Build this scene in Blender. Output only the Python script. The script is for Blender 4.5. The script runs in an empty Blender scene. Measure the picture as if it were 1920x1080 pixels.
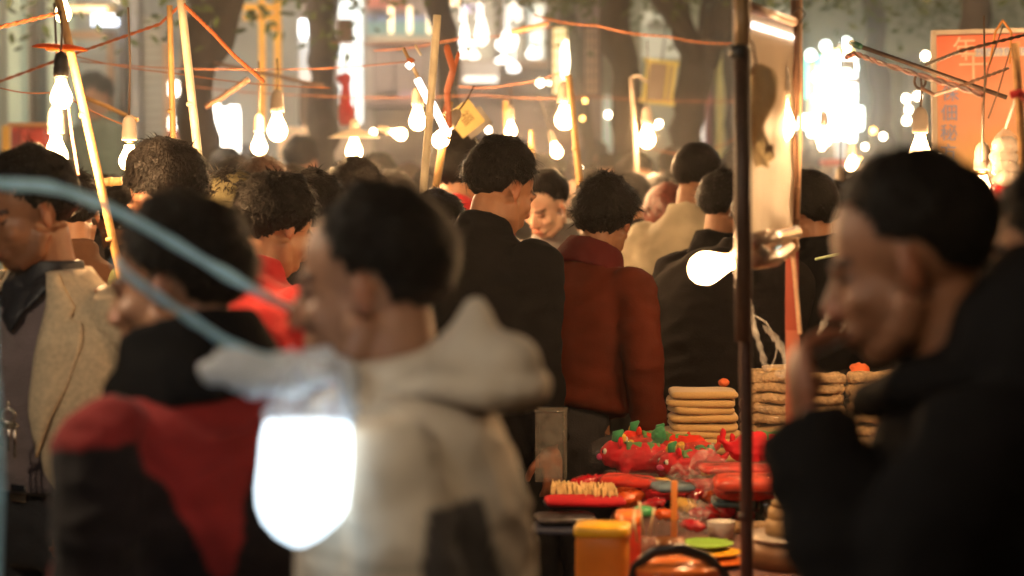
import bpy, bmesh, math, random
import numpy as np
from mathutils import Vector, Matrix, noise
random.seed(7)
R = math.radians
V = Vector
scene = bpy.context.scene
COL = scene.collection
# ------------------------------------------------------------------ camera
F = 4533.0                       # focal length in 1920-px units (85 mm on 36 mm)
TILT = R(3.31)
CAM = V((0, 0, 1.757))
cd = bpy.data.cameras.new('camera'); cam = bpy.data.objects.new('camera', cd); COL.objects.link(cam)
cam.location = CAM; cam.rotation_euler = (R(90) - TILT, 0, 0)
cd.lens = 85; cd.sensor_width = 36; cd.clip_start = .1; cd.clip_end = 400
cd.dof.use_dof = True; cd.dof.focus_distance = 6.7; cd.dof.aperture_fstop = 2.7; cd.dof.aperture_blades = 0
scene.camera = cam
# ------------------------------------------------------------------ night world
w = bpy.data.worlds.new('World'); scene.world = w; w.use_nodes = True
bg = w.node_tree.nodes['Background']; bg.inputs[0].default_value = (.32, .40, .55, 1); bg.inputs[1].default_value = .012
# ------------------------------------------------------------------ exposure
scene.view_settings.view_transform = 'Standard'; scene.view_settings.look = 'None'
scene.view_settings.exposure = -0.22; scene.view_settings.gamma = 1
c = scene.cycles if hasattr(scene, 'cycles') else None
scene.render.engine = 'CYCLES'
c = scene.cycles
c.max_bounces = 6; c.diffuse_bounces = 3; c.glossy_bounces = 3; c.transmission_bounces = 5; c.volume_bounces = 1
c.transparent_max_bounces = 12; c.sample_clamp_indirect = 3.0; c.sample_clamp_direct = 60.0; c.caustics_reflective = False; c.caustics_refractive = False
c.use_denoising = True; c.use_light_tree = True; c.use_adaptive_sampling = True; c.adaptive_threshold = .02
c.volume_step_rate = 4; c.volume_max_steps = 64
WARM = (1.0, .57, .25); HAZE = .0007

# ------------------------------------------------------------------ helpers
def ray(px, py):
    r = V((1, 0, 0)); f = V((0, math.cos(TILT), -math.sin(TILT))); u = V((0, math.sin(TILT), math.cos(TILT)))
    return f + r * ((px - 960) / F) + u * ((540 - py) / F)
def at(px, py, Y):
    d = ray(px, py); return CAM + d * (Y / d.y)
def atz(px, py, z):
    d = ray(px, py); return CAM + d * ((z - CAM.z) / d.z)
def tag(o, label=None, cat=None, group=None, kind=None):
    if label: o['label'] = label
    if cat: o['category'] = cat
    if group: o['group'] = group
    if kind: o['kind'] = kind
    return o
def empty(name, loc, rz=0, label=None, cat=None, group=None):
    o = bpy.data.objects.new(name, None); COL.objects.link(o); o.location = loc; o.rotation_euler = (0, 0, rz)
    o.empty_display_size = .05
    return tag(o, label, cat, group)
MATS = {}
def M(name, col=(.5, .5, .5), rough=.6, metal=0, var=.15, scale=12, bump=.15, bscale=None, emit=None, es=0, trans=0, sheen=0, coat=0, attr=None, sss=0, spec=.5, tlu=0):
    if name in MATS: return MATS[name]
    m = bpy.data.materials.new(name); m.use_nodes = True; nt = m.node_tree; N = nt.nodes; L = nt.links
    b = N['Principled BSDF']
    tc = N.new('ShaderNodeTexCoord'); no = N.new('ShaderNodeTexNoise'); no.inputs['Scale'].default_value = scale; no.inputs['Detail'].default_value = 5
    L.new(tc.outputs['Object'], no.inputs['Vector'])
    mr = N.new('ShaderNodeMapRange'); mr.inputs['From Min'].default_value = .3; mr.inputs['From Max'].default_value = .7
    mr.inputs['To Min'].default_value = 1 - var; mr.inputs['To Max'].default_value = 1 + var
    L.new(no.outputs['Fac'], mr.inputs['Value'])
    mx = N.new('ShaderNodeMix'); mx.data_type = 'RGBA'; mx.blend_type = 'MULTIPLY'; mx.inputs[0].default_value = 1
    mx.inputs[6].default_value = (*col, 1); L.new(mr.outputs[0], mx.inputs[7])
    out = mx.outputs[2]
    if attr:
        a = N.new('ShaderNodeAttribute'); a.attribute_name = attr
        m2 = N.new('ShaderNodeMix'); m2.data_type = 'RGBA'; m2.blend_type = 'MULTIPLY'; m2.inputs[0].default_value = 1
        L.new(out, m2.inputs[6]); L.new(a.outputs['Color'], m2.inputs[7]); out = m2.outputs[2]
    L.new(out, b.inputs['Base Color'])
    b.inputs['Roughness'].default_value = rough; b.inputs['Metallic'].default_value = metal
    b.inputs['Specular IOR Level'].default_value = spec
    b.inputs['Sheen Weight'].default_value = sheen; b.inputs['Coat Weight'].default_value = coat
    b.inputs['Transmission Weight'].default_value = trans
    if sss:
        b.inputs['Subsurface Weight'].default_value = sss; b.inputs['Subsurface Scale'].default_value = .01
    if emit:
        b.inputs['Emission Color'].default_value = (*emit, 1); b.inputs['Emission Strength'].default_value = es
    if bump:
        n2 = N.new('ShaderNodeTexNoise'); n2.inputs['Scale'].default_value = bscale or scale * 5; n2.inputs['Detail'].default_value = 4
        L.new(tc.outputs['Object'], n2.inputs['Vector'])
        bp = N.new('ShaderNodeBump'); bp.inputs['Strength'].default_value = bump; bp.inputs['Distance'].default_value = .01
        L.new(n2.outputs['Fac'], bp.inputs['Height']); L.new(bp.outputs['Normal'], b.inputs['Normal'])
    if tlu:
        tr = N.new('ShaderNodeBsdfTranslucent'); tr.inputs[0].default_value = (*col, 1)
        ms = N.new('ShaderNodeMixShader'); ms.inputs[0].default_value = tlu
        L.new(b.outputs[0], ms.inputs[1]); L.new(tr.outputs[0], ms.inputs[2]); L.new(ms.outputs[0], N['Material Output'].inputs['Surface'])
    MATS[name] = m
    return m
def film(name, col=(.9, .88, .84), fac=.25, rough=.12, milky=.15):
    if name in MATS: return MATS[name]
    m = bpy.data.materials.new(name); m.use_nodes = True; nt = m.node_tree; N = nt.nodes; L = nt.links
    N.remove(N['Principled BSDF'])
    t = N.new('ShaderNodeBsdfTransparent'); g = N.new('ShaderNodeBsdfPrincipled'); g.inputs['Base Color'].default_value = (col[0] * milky, col[1] * milky, col[2] * milky, 1)
    g.inputs['Roughness'].default_value = rough; g.inputs['Specular IOR Level'].default_value = .9
    ms = N.new('ShaderNodeMixShader'); tc = N.new('ShaderNodeTexCoord'); no = N.new('ShaderNodeTexNoise')
    no.inputs['Scale'].default_value = 30; no.inputs['Detail'].default_value = 3; L.new(tc.outputs['Object'], no.inputs['Vector'])
    mr = N.new('ShaderNodeMapRange'); mr.inputs['From Min'].default_value = .35; mr.inputs['From Max'].default_value = .75
    mr.inputs['To Min'].default_value = fac * .5; mr.inputs['To Max'].default_value = min(1, fac * 2)
    L.new(no.outputs['Fac'], mr.inputs[0]); L.new(mr.outputs[0], ms.inputs[0])
    L.new(t.outputs[0], ms.inputs[1]); L.new(g.outputs[0], ms.inputs[2])
    bp = N.new('ShaderNodeBump'); bp.inputs['Strength'].default_value = .8; bp.inputs['Distance'].default_value = .01
    L.new(no.outputs['Fac'], bp.inputs['Height']); L.new(bp.outputs[0], g.inputs['Normal'])
    L.new(ms.outputs[0], N['Material Output'].inputs['Surface'])
    MATS[name] = m
    return m
def glow(name, col, s):
    if name in MATS: return MATS[name]
    m = bpy.data.materials.new(name); m.use_nodes = True; nt = m.node_tree; N = nt.nodes
    b = N['Principled BSDF']; b.inputs['Base Color'].default_value = (.8, .8, .8, 1)
    b.inputs['Emission Color'].default_value = (*col, 1); b.inputs['Emission Strength'].default_value = s
    # slight unevenness over the lit face
    tc = N.new('ShaderNodeTexCoord'); no = N.new('ShaderNodeTexNoise'); no.inputs['Scale'].default_value = 3
    mr = N.new('ShaderNodeMapRange'); mr.inputs['To Min'].default_value = s * .6; mr.inputs['To Max'].default_value = s * 1.4
    nt.links.new(tc.outputs['Object'], no.inputs['Vector']); nt.links.new(no.outputs['Fac'], mr.inputs[0]); nt.links.new(mr.outputs[0], b.inputs['Emission Strength'])
    MATS[name] = m
    return m

class MB:
    def __init__(s, mx=None): s.v = []; s.f = []; s.mx = mx
    def add(s, vs, fs):
        o = len(s.v)
        if s.mx is not None: vs = [s.mx @ V(v) for v in vs]
        s.v += [tuple(v) for v in vs]; s.f += [tuple(i + o for i in f) for f in fs]; return s
    def ell(s, c, r, rot=None, n=16, k=10):
        if isinstance(r, (int, float)): r = (r, r, r)
        vs = []; m = rot.to_matrix() if rot else Matrix.Identity(3)
        for j in range(1, k):
            t = math.pi * j / k
            for i in range(n):
                a = 2 * math.pi * i / n
                vs.append(V(c) + m @ V((r[0] * math.sin(t) * math.cos(a), r[1] * math.sin(t) * math.sin(a), r[2] * math.cos(t))))
        vs.append(V(c) + m @ V((0, 0, r[2]))); vs.append(V(c) - m @ V((0, 0, r[2])))
        a_, b_ = len(vs) - 2, len(vs) - 1; fs = []
        for j in range(k - 2):
            for i in range(n):
                i2 = (i + 1) % n; fs.append((j * n + i, (j + 1) * n + i, (j + 1) * n + i2, j * n + i2))
        for i in range(n):
            fs.append((a_, i, (i + 1) % n)); fs.append((b_, (k - 2) * n + (i + 1) % n, (k - 2) * n + i))
        return s.add(vs, fs)
    def tube(s, pts, rad, n=10, up=None, cap=True, closed=False):
        pts = [V(p) for p in pts]; k = len(pts)
        if not isinstance(rad, (list, tuple)) or (len(rad) == 2 and k != 2 and not isinstance(rad[0], tuple)): rad = [rad] * k
        vs = []; x = None
        for i, p in enumerate(pts):
            if closed: t = pts[(i + 1) % k] - pts[i - 1]
            else: t = pts[min(i + 1, k - 1)] - pts[max(i - 1, 0)]
            t = t.normalized() if t.length > 1e-9 else V((0, 0, 1))
            if x is None:
                u = V(up) if up else (V((1, 0, 0)) if abs(t.x) < .8 else V((0, 1, 0)))
                x = (u - t * u.dot(t)).normalized()
            else:
                x = (x - t * x.dot(t)).normalized()
            y = t.cross(x)
            r = rad[i]; rx, ry = (r, r) if isinstance(r, (int, float)) else r
            for j in range(n):
                a = 2 * math.pi * j / n; vs.append(p + x * (rx * math.cos(a)) + y * (ry * math.sin(a)))
        fs = []
        for i in range(k if closed else k - 1):
            i2 = (i + 1) % k
            for j in range(n):
                j2 = (j + 1) % n; fs.append((i * n + j, i * n + j2, i2 * n + j2, i2 * n + j))
        if cap and not closed:
            fs.append(tuple(reversed(range(n)))); fs.append(tuple((k - 1) * n + j for j in range(n)))
        return s.add(vs, fs)
    def box(s, c, sz, rot=None):
        m = rot.to_matrix() if rot else Matrix.Identity(3)
        vs = [V(c) + m @ V((sz[0] / 2 * x, sz[1] / 2 * y, sz[2] / 2 * z)) for x in (-1, 1) for y in (-1, 1) for z in (-1, 1)]
        return s.add(vs, [(0, 1, 3, 2), (4, 6, 7, 5), (0, 4, 5, 1), (2, 3, 7, 6), (0, 2, 6, 4), (1, 5, 7, 3)])
    def lathe(s, prof, c=(0, 0, 0), n=20, axis=None):
        m = V((0, 0, 1)).rotation_difference(V(axis)).to_matrix() if axis else Matrix.Identity(3)
        vs = [V(c) + m @ V((r * math.cos(2 * math.pi * j / n), r * math.sin(2 * math.pi * j / n), z)) for r, z in prof for j in range(n)]
        fs = [(i * n + j, i * n + (j + 1) % n, (i + 1) * n + (j + 1) % n, (i + 1) * n + j) for i in range(len(prof) - 1) for j in range(n)]
        fs.append(tuple(reversed(range(n)))); fs.append(tuple((len(prof) - 1) * n + j for j in range(n)))
        return s.add(vs, fs)
    def grid(s, fn, nu, nv):
        vs = [fn(i / nu, j / nv) for i in range(nu + 1) for j in range(nv + 1)]
        fs = [(i * (nv + 1) + j, (i + 1) * (nv + 1) + j, (i + 1) * (nv + 1) + j + 1, i * (nv + 1) + j + 1) for i in range(nu) for j in range(nv)]
        return s.add(vs, fs)
    def quad(s, a, b, c_, d): return s.add([a, b, c_, d], [(0, 1, 2, 3)])
    def mesh(s, name, smooth=True):
        me = bpy.data.meshes.new(name); me.from_pydata(s.v, [], s.f); me.update()
        if smooth: me.shade_smooth()
        return me
    def obj(s, name, mat, parent=None, smooth=True, bevel=0, solid=0, origin=None):
        if origin is not None:
            o_ = V(origin); s.v = [tuple(V(v) - o_) for v in s.v]
        me = s.mesh(name, smooth); o = link(name, me, mat, parent)
        if origin is not None: o.location = origin
        if bevel:
            md = o.modifiers.new('bevel', 'BEVEL'); md.width = bevel; md.segments = 2; md.limit_method = 'ANGLE'; md.angle_limit = R(40)
        if solid:
            md = o.modifiers.new('solid', 'SOLIDIFY'); md.thickness = solid; md.offset = 0
        return o
def link(name, me, mat, parent=None, mx=None):
    o = bpy.data.objects.new(name, me); COL.objects.link(o)
    if mat is not None:
        if not me.materials: me.materials.append(mat)
        if me.materials[0] != mat: o.material_slots[0].link = 'OBJECT'; o.material_slots[0].material = mat
    if parent: o.parent = parent
    if mx is not None: o.matrix_local = mx
    return o
def remesh(mb, voxel, smooth=4, ratio=None, folds=0, fscale=9, seed=0):
    me = bpy.data.meshes.new('tmp'); me.from_pydata(mb.v, [], mb.f)
    o = bpy.data.objects.new('tmp', me); COL.objects.link(o)
    m = o.modifiers.new('r', 'REMESH'); m.mode = 'VOXEL'; m.voxel_size = voxel; m.use_smooth_shade = True
    if smooth:
        m = o.modifiers.new('s', 'SMOOTH'); m.factor = .5; m.iterations = smooth
    if ratio:
        m = o.modifiers.new('d', 'DECIMATE'); m.ratio = ratio
    dg = bpy.context.evaluated_depsgraph_get()
    r = bpy.data.meshes.new_from_object(o.evaluated_get(dg), preserve_all_data_layers=False, depsgraph=dg)
    bpy.data.objects.remove(o); bpy.data.meshes.remove(me)
    if folds:
        n = len(r.vertices); co = np.empty(n * 3); r.vertices.foreach_get('co', co); co = co.reshape(-1, 3)
        nn = np.array([v.normal[:] for v in r.vertices]); off = np.empty(n)
        for i in range(n):
            p = V(co[i]); q = V((p.x * fscale * .8 + seed, p.y * fscale * .8, p.z * fscale * 1.5 + seed))
            a = noise.noise(q); off[i] = (.5 - abs(a) * 2.2) * folds + noise.noise(q * 2.7) * folds * .35
        co += nn * off[:, None]; r.vertices.foreach_set('co', co.ravel()); r.update()
    r.shade_smooth()
    return r
def paint(me, fn, name='Col'):
    a = me.color_attributes.new(name, 'FLOAT_COLOR', 'POINT')
    d = np.ones((len(me.vertices), 4), dtype=np.float32)
    for i, v in enumerate(me.vertices): d[i, :3] = fn(v.co)
    a.data.foreach_set('color', d.ravel())

# ------------------------------------------------------------------ people
HAIRM = M('hair_black', (.006, .0048, .0042), rough=.5, var=.4, scale=30, bump=.5, bscale=150, spec=.14)
HAIRB = M('hair_brown', (.07, .032, .018), rough=.42, var=.4, scale=30, bump=.5, bscale=150, spec=.6)
SKIN = M('skin', (.33, .16, .088), rough=.5, var=.08, scale=40, bump=.1, bscale=300, attr='Col', sss=.12)
SKIN2 = M('skin_ruddy', (.26, .112, .055), rough=.5, var=.08, scale=40, bump=.1, bscale=300, attr='Col', sss=.12)

def torso_mx(lean): return Matrix.Translation((0, 0, .95)) @ Matrix.Rotation(-lean, 4, 'X') @ Matrix.Translation((0, 0, -.95))
def head_mx(p):
    return torso_mx(R(p.get('lean', 0))) @ Matrix.Translation((0, .01, 1.50)) @ Matrix.Rotation(R(p.get('yaw', 0)), 4, 'Z') @ \
        Matrix.Rotation(R(p.get('roll', 0)), 4, 'Y') @ Matrix.Rotation(-R(p.get('pitch', 0)) + R(p.get('lean', 0)), 4, 'X') @ Matrix.Translation((0, .015, .105))
ARMS = {'down': (((-.25, -.03, 1.14), (-.26, .06, .90)), ((.25, -.03, 1.14), (.26, .06, .90))),
        'front': (((-.25, .04, 1.15), (-.15, .27, 1.10)), ((.25, .04, 1.15), (.15, .27, 1.10))),
        'pocket': (((-.29, -.08, 1.15), (-.21, .07, .95)), ((.29, -.08, 1.15), (.21, .07, .95)))}
def arms_of(p):
    a = p.get('arms', 'down'); return ARMS[a] if isinstance(a, str) else a
def hand(mb, wrist, d, n, curl, side, mx):
    d = V(d).normalized(); n = V(n); n = (n - d * n.dot(d)).normalized(); a = d.cross(n) * side
    rot = Matrix((a, d, n)).transposed().to_quaternion()
    W = V(wrist)
    mb.mx = mx
    mb.ell(W + d * .045, (.038, .052, .016), rot, 12, 8)
    for i, (off, ln) in enumerate(((-.029, .068), (-.010, .078), (.010, .074), (.028, .058))):
        p = W + d * .083 + a * off; dd = d.copy(); pts = [W + d * .05 + a * off, p]; c_ = curl * (1 + .12 * i)
        for q in (.42, .32, .26):
            dd = (dd * math.cos(c_) + n * math.sin(c_)).normalized(); p = p + dd * (ln * q); pts.append(p); c_ *= 1.05
            n2 = n
        mb.tube(pts, [.0105, .0105, .0098, .0088, .0072], 8)
    t0 = W + d * .02 - a * .028; t1 = t0 + (d * .6 - a * .6 + n * .45).normalized() * .045; t2 = t1 + (d * .8 - a * .1 + n * .5).normalized() * .032
    mb.tube([t0, t1, t2, t2 + (d * .7 + n * .3) * .018], [.015, .0125, .0105, .008], 8)
    mb.mx = None
def body_mesh(p):
    mb = MB(); T = torso_mx(R(p.get('lean', 0))); H = head_mx(p)
    mb.mx = H
    mb.ell((0, -.014, .035), (.076, .097, .086), n=24, k=16)
    mb.ell((0, .028, -.028), (.063, .063, .080), n=20, k=14)
    mb.ell((0, .056, -.092), (.030, .026, .021))
    for s in (-1, 1):
        mb.tube([(s * .058, .0, -.035), (s * .05, .02, -.072), (s * .02, .058, -.098)], [.022, .022, .018])
        mb.ell((s * .041, .060, -.026), (.021, .021, .019))
        mb.ell((s * .031, .074, .002), (.0155, .012, .010))
        mb.ell((s * .081, -.008, -.008), (.007, .016, .027), Matrix.Rotation(s * R(-22), 3, 'Z').to_quaternion())
        mb.ell((s * .0125, .098, -.036), (.009, .011, .008))
        mb.ell((s * .03, .080, .020), (.026, .012, .008), Matrix.Rotation(s * R(8), 3, 'Y').to_quaternion())
    mb.tube([(0, .082, .008), (0, .096, -.012), (0, .106, -.031)], [.009, .010, .012], 10)
    mb.ell((0, .104, -.034), (.012, .012, .010))
    mb.ell((0, .088, -.0615), (.023, .011, .0065)); mb.ell((0, .086, -.0735), (.020, .011, .0065))
    mb.ell((0, .076, -.066), (.034, .022, .02))
    nk = H @ V((0, -.022, -.04)); mb.mx = None
    mb.tube([nk, (nk + T @ V((0, -.005, 1.44))) / 2, T @ V((0, -.01, 1.42)), T @ V((0, -.01, 1.36))], [.056, .056, .062, .10], 16)
    mb.mx = T
    mb.tube([(0, 0, .90), (0, 0, 1.08), (0, 0, 1.28), (0, -.01, 1.40), (0, -.01, 1.45)], [(.15, .10), (.13, .09), (.16, .105), (.14, .08), (.06, .055)], 20)
    mb.mx = None
    for s, (e, w_) in zip((-1, 1), arms_of(p)):
        sh = T @ V((s * .165, -.01, 1.40)); e = T @ V(e); w_ = T @ V(w_)
        mb.tube([sh - V((s * .03, 0, 0)), sh, (sh + e) / 2, e, (e * .6 + w_ * .4), w_], [.045, .05, .043, .036, .038, .026], 12)
        hd = p.get('hand', {}).get(s)
        d = (w_ - e).normalized() if not hd else T.to_3x3() @ V(hd[0])
        n = V((-s, .2, 0)) if not hd else T.to_3x3() @ V(hd[1])
        hand(mb, w_, d, n, hd[2] if hd else .35, s, None)
    for s in (-1, 1):
        mb.tube([(s * .08, 0, .95), (s * .09, .005, .75), (s * .095, .01, .50), (s * .10, -.01, .30), (s * .10, -.01, .09)], [.085, .08, .055, .052, .036], 12)
        mb.tube([(s * .10, -.04, .05), (s * .105, .06, .035), (s * .11, .13, .025)], [.035, .036, .024], 10)
    vox = p.get('vox', .0075)
    me = remesh(mb, vox, smooth=3, ratio=.35 if vox < .0065 else .6)
    Hi = H.inverted()
    def col(v):
        h = Hi @ v; x, y, z = abs(h.x), h.y, h.z
        if y > .05:
            if .010 < x < .05 and .0155 < z - x * .05 + (x - .03) ** 2 * 4 < .0265: return (.13, .09, .08)
            if .017 < x < .045 and abs(z - .002) < .004: return (.10, .07, .06)
            if x < .024 and abs(z + .067) < .0015: return (.35, .18, .16)
            if x < .024 and abs(z + .067) < .011 - x * .25: return (.85, .52, .50)
            if y > .09 and z < -.02: return (1, .80, .76)
        if x > .076 and -.04 < z < .03: return (1, .78, .70)
        if p.get('stubble') and y > .02 and z < -.05: return (.78, .75, .74)
        return (1, 1, 1)
    paint(me, col)
    return me
BODY = {}
def get_body(p):
    k = repr(sorted((a, repr(b)) for a, b in p.items()))
    if k not in BODY: BODY[k] = body_mesh(p)
    return BODY[k]
def lerp_tab(x, tab):
    for (x0, y0), (x1, y1) in zip(tab, tab[1:]):
        if x <= x1: return y0 + (y1 - y0) * max(0, (x - x0)) / (x1 - x0)
    return tab[-1][1]
HAIR = {}
HL = {'short': [(0, 34), (35, 34), (55, 20), (72, -14), (80, -8), (100, -10), (114, -44), (180, -58)],
      'crop': [(0, 40), (35, 42), (55, 30), (72, 2), (88, -4), (102, -6), (116, -34), (180, -46)],
      'long': [(0, 22), (35, 18), (55, -5), (72, -30), (88, -28), (105, -40), (120, -52), (180, -58)],
      'bob': [(0, 28), (35, 22), (50, -30), (70, -58), (100, -66), (120, -66), (180, -66)],
      'bald': [(0, 66), (25, 60), (45, 36), (60, 26), (72, -14), (80, -8), (100, -10), (114, -44), (180, -56)]}
def get_hair(style='short', seed=0, thick=.016, tuft=.03, messy=1.0, n=1500):
    k = (style, seed, thick, tuft, messy, n)
    if k in HAIR: return HAIR[k]
    rnd = random.Random(seed * 77 + 5); C = V((0, -.014, .035)); RR = V((.077, .098, .087)); tab = HL[style]; s0 = seed * 3.7
    def surf(az, el):
        d = V((math.sin(az) * math.cos(el), math.cos(az) * math.cos(el), math.sin(el)))
        r0 = 1 / math.sqrt((d.x / RR.x) ** 2 + (d.y / RR.y) ** 2 + (d.z / RR.z) ** 2)
        a = abs(math.degrees(math.atan2(math.sin(az), math.cos(az)))); h = lerp_tab(a, tab) + noise.noise(d * 6 + V((s0, 0, 0))) * 6 * messy
        e = math.degrees(el) - h
        if e < 0: return C + d * r0 * max(.80, .97 + e * .012), d, False
        t = thick * (min(1, .25 + e / 22) if style == 'bob' else min(1, .10 + (e / 55) ** .75)) * (1 + .25 * max(0, d.z))
        if style in ('bob', 'long') and el < 0: r0 = r0 * (1 + .28 * (-math.sin(el)))
        q = noise.noise(d * 2.6 + V((s0, 1, 2))) * .4 + noise.noise(d * 5 + V((s0, 1, 2))) * .2 + noise.noise(d * 13 + V((s0, 5, 2))) * .12
        q += (math.sin(az * 24 + noise.noise(d * 3) * 8) * .10) * max(0, 1 - abs(d.z))
        return C + d * (r0 + t * (1 + q * messy)), d, True
    mb = MB(); na, ne = 44, 26; vs = []; keep = []
    for j in range(1, ne):
        el = -math.pi / 2 + math.pi * j / ne
        for i in range(na): vs.append(surf(2 * math.pi * i / na, el)[0])
    vs += [surf(0, -math.pi / 2)[0], surf(0, math.pi / 2)[0]]
    fs = [(j * na + i, j * na + (i + 1) % na, (j + 1) * na + (i + 1) % na, (j + 1) * na + i) for j in range(ne - 2) for i in range(na)]
    b, t = len(vs) - 2, len(vs) - 1
    for i in range(na): fs.append((b, (i + 1) % na, i)); fs.append((t, (ne - 2) * na + i, (ne - 2) * na + (i + 1) % na))
    mb.add(vs, fs)
    crown = V((0, -.45, .9)).normalized(); cnt = 0; tries = 0
    while cnt < n and tries < n * 6:
        tries += 1
        az = rnd.uniform(-math.pi, math.pi); el = math.asin(rnd.uniform(-.9, 1))
        p, d, ok = surf(az, el)
        if not ok: continue
        fl = d - crown * d.dot(crown)
        fl = (fl - d * fl.dot(d)); fl = fl.normalized() if fl.length > .05 else V((rnd.gauss(0, 1), rnd.gauss(0, 1), 0)).normalized()
        fl = (fl + V((rnd.gauss(0, .3), rnd.gauss(0, .3), rnd.gauss(0, .25))) * messy).normalized()
        L_ = tuft * rnd.uniform(.5, 1.25); lift = rnd.uniform(.05, .38) * messy
        sd = fl.cross(d).normalized() * rnd.uniform(.0012, .0026); p = p - d * .004
        m_ = p + (fl + d * lift).normalized() * L_ * .55; e_ = m_ + (fl + d * (lift - .45)).normalized() * L_ * .5
        mb.add([p - sd, p + sd, m_ + sd * .6, m_ - sd * .6, e_], [(0, 1, 2, 3), (3, 2, 4)]); cnt += 1
    me = mb.mesh('hair'); HAIR[k] = me
    return me
GARM = {}
def get_jacket(p, kind='jacket', fat=1.0, seed=0, vox=.013):
    k = (repr(arms_of(p)), p.get('lean', 0), kind, fat, seed, vox)
    if k in GARM: return GARM[k]
    mb = MB(); T = torso_mx(R(p.get('lean', 0))); hem = {'jacket': .84, 'coat': .62, 'puffy': .84, 'hooded': .82, 'short': .99}[kind]
    mb.mx = T; f = fat
    mb.tube([(0, 0, hem), (0, 0, hem + .02), (0, 0, 1.04), (0, .0, 1.20), (0, -.005, 1.32), (0, -.012, 1.40), (0, -.012, 1.445), (0, -.01, 1.475)],
            [(.185 * f, .125 * f), (.195 * f, .135 * f), (.185 * f, .128 * f), (.20 * f, .14 * f), (.205 * f, .135 * f), (.175 * f, .105 * f), (.115 * f, .085 * f), (.075, .07)], 28)
    if kind == 'coat' and fat > 1.25 and fat < 1.34:
        mb.ell((0, -.15, 1.475), (.23, .17, .125)); mb.ell((0, .05, 1.16), (.22, .13, .22)); mb.ell((0, -.10, 1.30), (.25, .17, .2))
    # collar
    hc = .055 if kind != 'coat' else .045
    mb.tube([(0, -.012, 1.45), (0, -.006, 1.47 + hc * .5), (0, -.004, 1.465 + hc)], [(.088, .086), (.081, .082), (.074, .077)], 24)
    if kind == 'hooded':
        mb.ell((0, -.10, 1.44), (.13, .07, .065)); mb.ell((0, -.085, 1.50), (.10, .05, .045))
        mb.tube([(-.10, .0, 1.46), (-.07, .07, 1.44), (0, .10, 1.42)], [.03, .025, .02]); mb.tube([(.10, .0, 1.46), (.07, .07, 1.44), (0, .10, 1.42)], [.03, .025, .02])
    for s, (e, w_) in zip((-1, 1), arms_of(p)):
        e = V(e); w_ = V(w_); sh = V((s * .168 * f, -.01, 1.385))
        we = w_ + (e - w_).normalized() * .01
        mb.ell(sh, (.062 * f, .068 * f, .06 * f))
        mb.tube([sh, sh * .5 + e * .5, e, e * .5 + we * .5, we], [.066 * f, .062 * f, .056 * f, .052 * f, .047 * f], 14)
    fo = .011 if kind == 'puffy' else .008
    me = remesh(mb, vox, smooth=2, folds=fo, fscale=10, seed=seed)
    GARM[k] = me
    return me
def get_trousers():
    if 'tr' in GARM: return GARM['tr']
    mb = MB(); mb.tube([(0, 0, 1.02), (0, 0, .93), (0, 0, .84)], [(.155, .11), (.17, .125), (.15, .12)], 24)
    for s in (-1, 1): mb.tube([(s * .075, 0, .90), (s * .09, .0, .75), (s * .095, .01, .50), (s * .10, -.005, .30), (s * .10, -.005, .07)], [.10, .098, .08, .073, .068], 14)
    GARM['tr'] = remesh(mb, .014, 2, folds=.007, fscale=12); return GARM['tr']
def get_shoe(s):
    if ('sh', s) in GARM: return GARM['sh', s]
    mb = MB(); mb.tube([(s * .10, -.075, .045), (s * .10, -.04, .05), (s * .104, .05, .045), (s * .11, .13, .035), (s * .112, .165, .03)], [(.034, .04), (.04, .046), (.044, .042), (.042, .033), (.025, .022)], 12, up=(1, 0, 0))
    mb.box((s * .105, .045, .012), (.085, .25, .02)); GARM['sh', s] = remesh(mb, .009, 2); return GARM['sh', s]
TROU = M('trousers_dark', (.02, .02, .025), rough=.85, bump=.3, bscale=200)
SHOE = M('shoe_black', (.02, .018, .016), rough=.4)
def cloth(name, col, rough=.85, sheen=.1, bump=.25, **k): return M(name, col, rough=rough, sheen=(sheen if max(col) > .1 else 0), spec=.3 if max(col) > .1 else .05, bump=bump, bscale=220, var=.18, scale=9, **k)

def person(px, ptop, Y, face, label, jcol=None, pose=None, hair=('short', 1), kind='jacket', fat=1.0, group=None, skin=None, hairm=None, extra=None, top_off=.0, name='person', nojacket=False, hscale=1):
    """px, ptop = where the crown shows; face = heading in degrees, 0 away from the camera, 90 to the left"""
    p = dict(pose or {}); H = head_mx(p); hk = dict(zip(('style', 'seed', 'thick', 'tuft', 'messy', 'n'), hair))
    top = H @ V((0, -.01, .035 + .087)); topz = top.z + hk.get('thick', .016) * 1.1
    q = at(px, ptop, Y); s = (q.z + top_off) / topz
    rz = R(face); off = Matrix.Rotation(rz, 3, 'Z') @ V(((H @ V((0, 0, 0))).x, (H @ V((0, -.01, .03))).y, 0)) * s
    ro = empty(name, (q.x - off.x, Y - off.y, 0), rz, label, 'person', group); ro.scale = (s, s, s)
    link('body', get_body(p), skin or SKIN, ro)
    h = link('hair', get_hair(**hk), hairm or HAIRM, ro, H)
    if not nojacket: link('jacket' if kind != 'coat' else 'coat', get_jacket(p, kind, fat, len(label) % 3), jcol, ro)
    link('trousers', get_trousers(), TROU, ro)
    for sd in (-1, 1): link('shoe', get_shoe(sd), SHOE, ro)
    if extra: extra(ro, p)
    return ro
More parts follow.
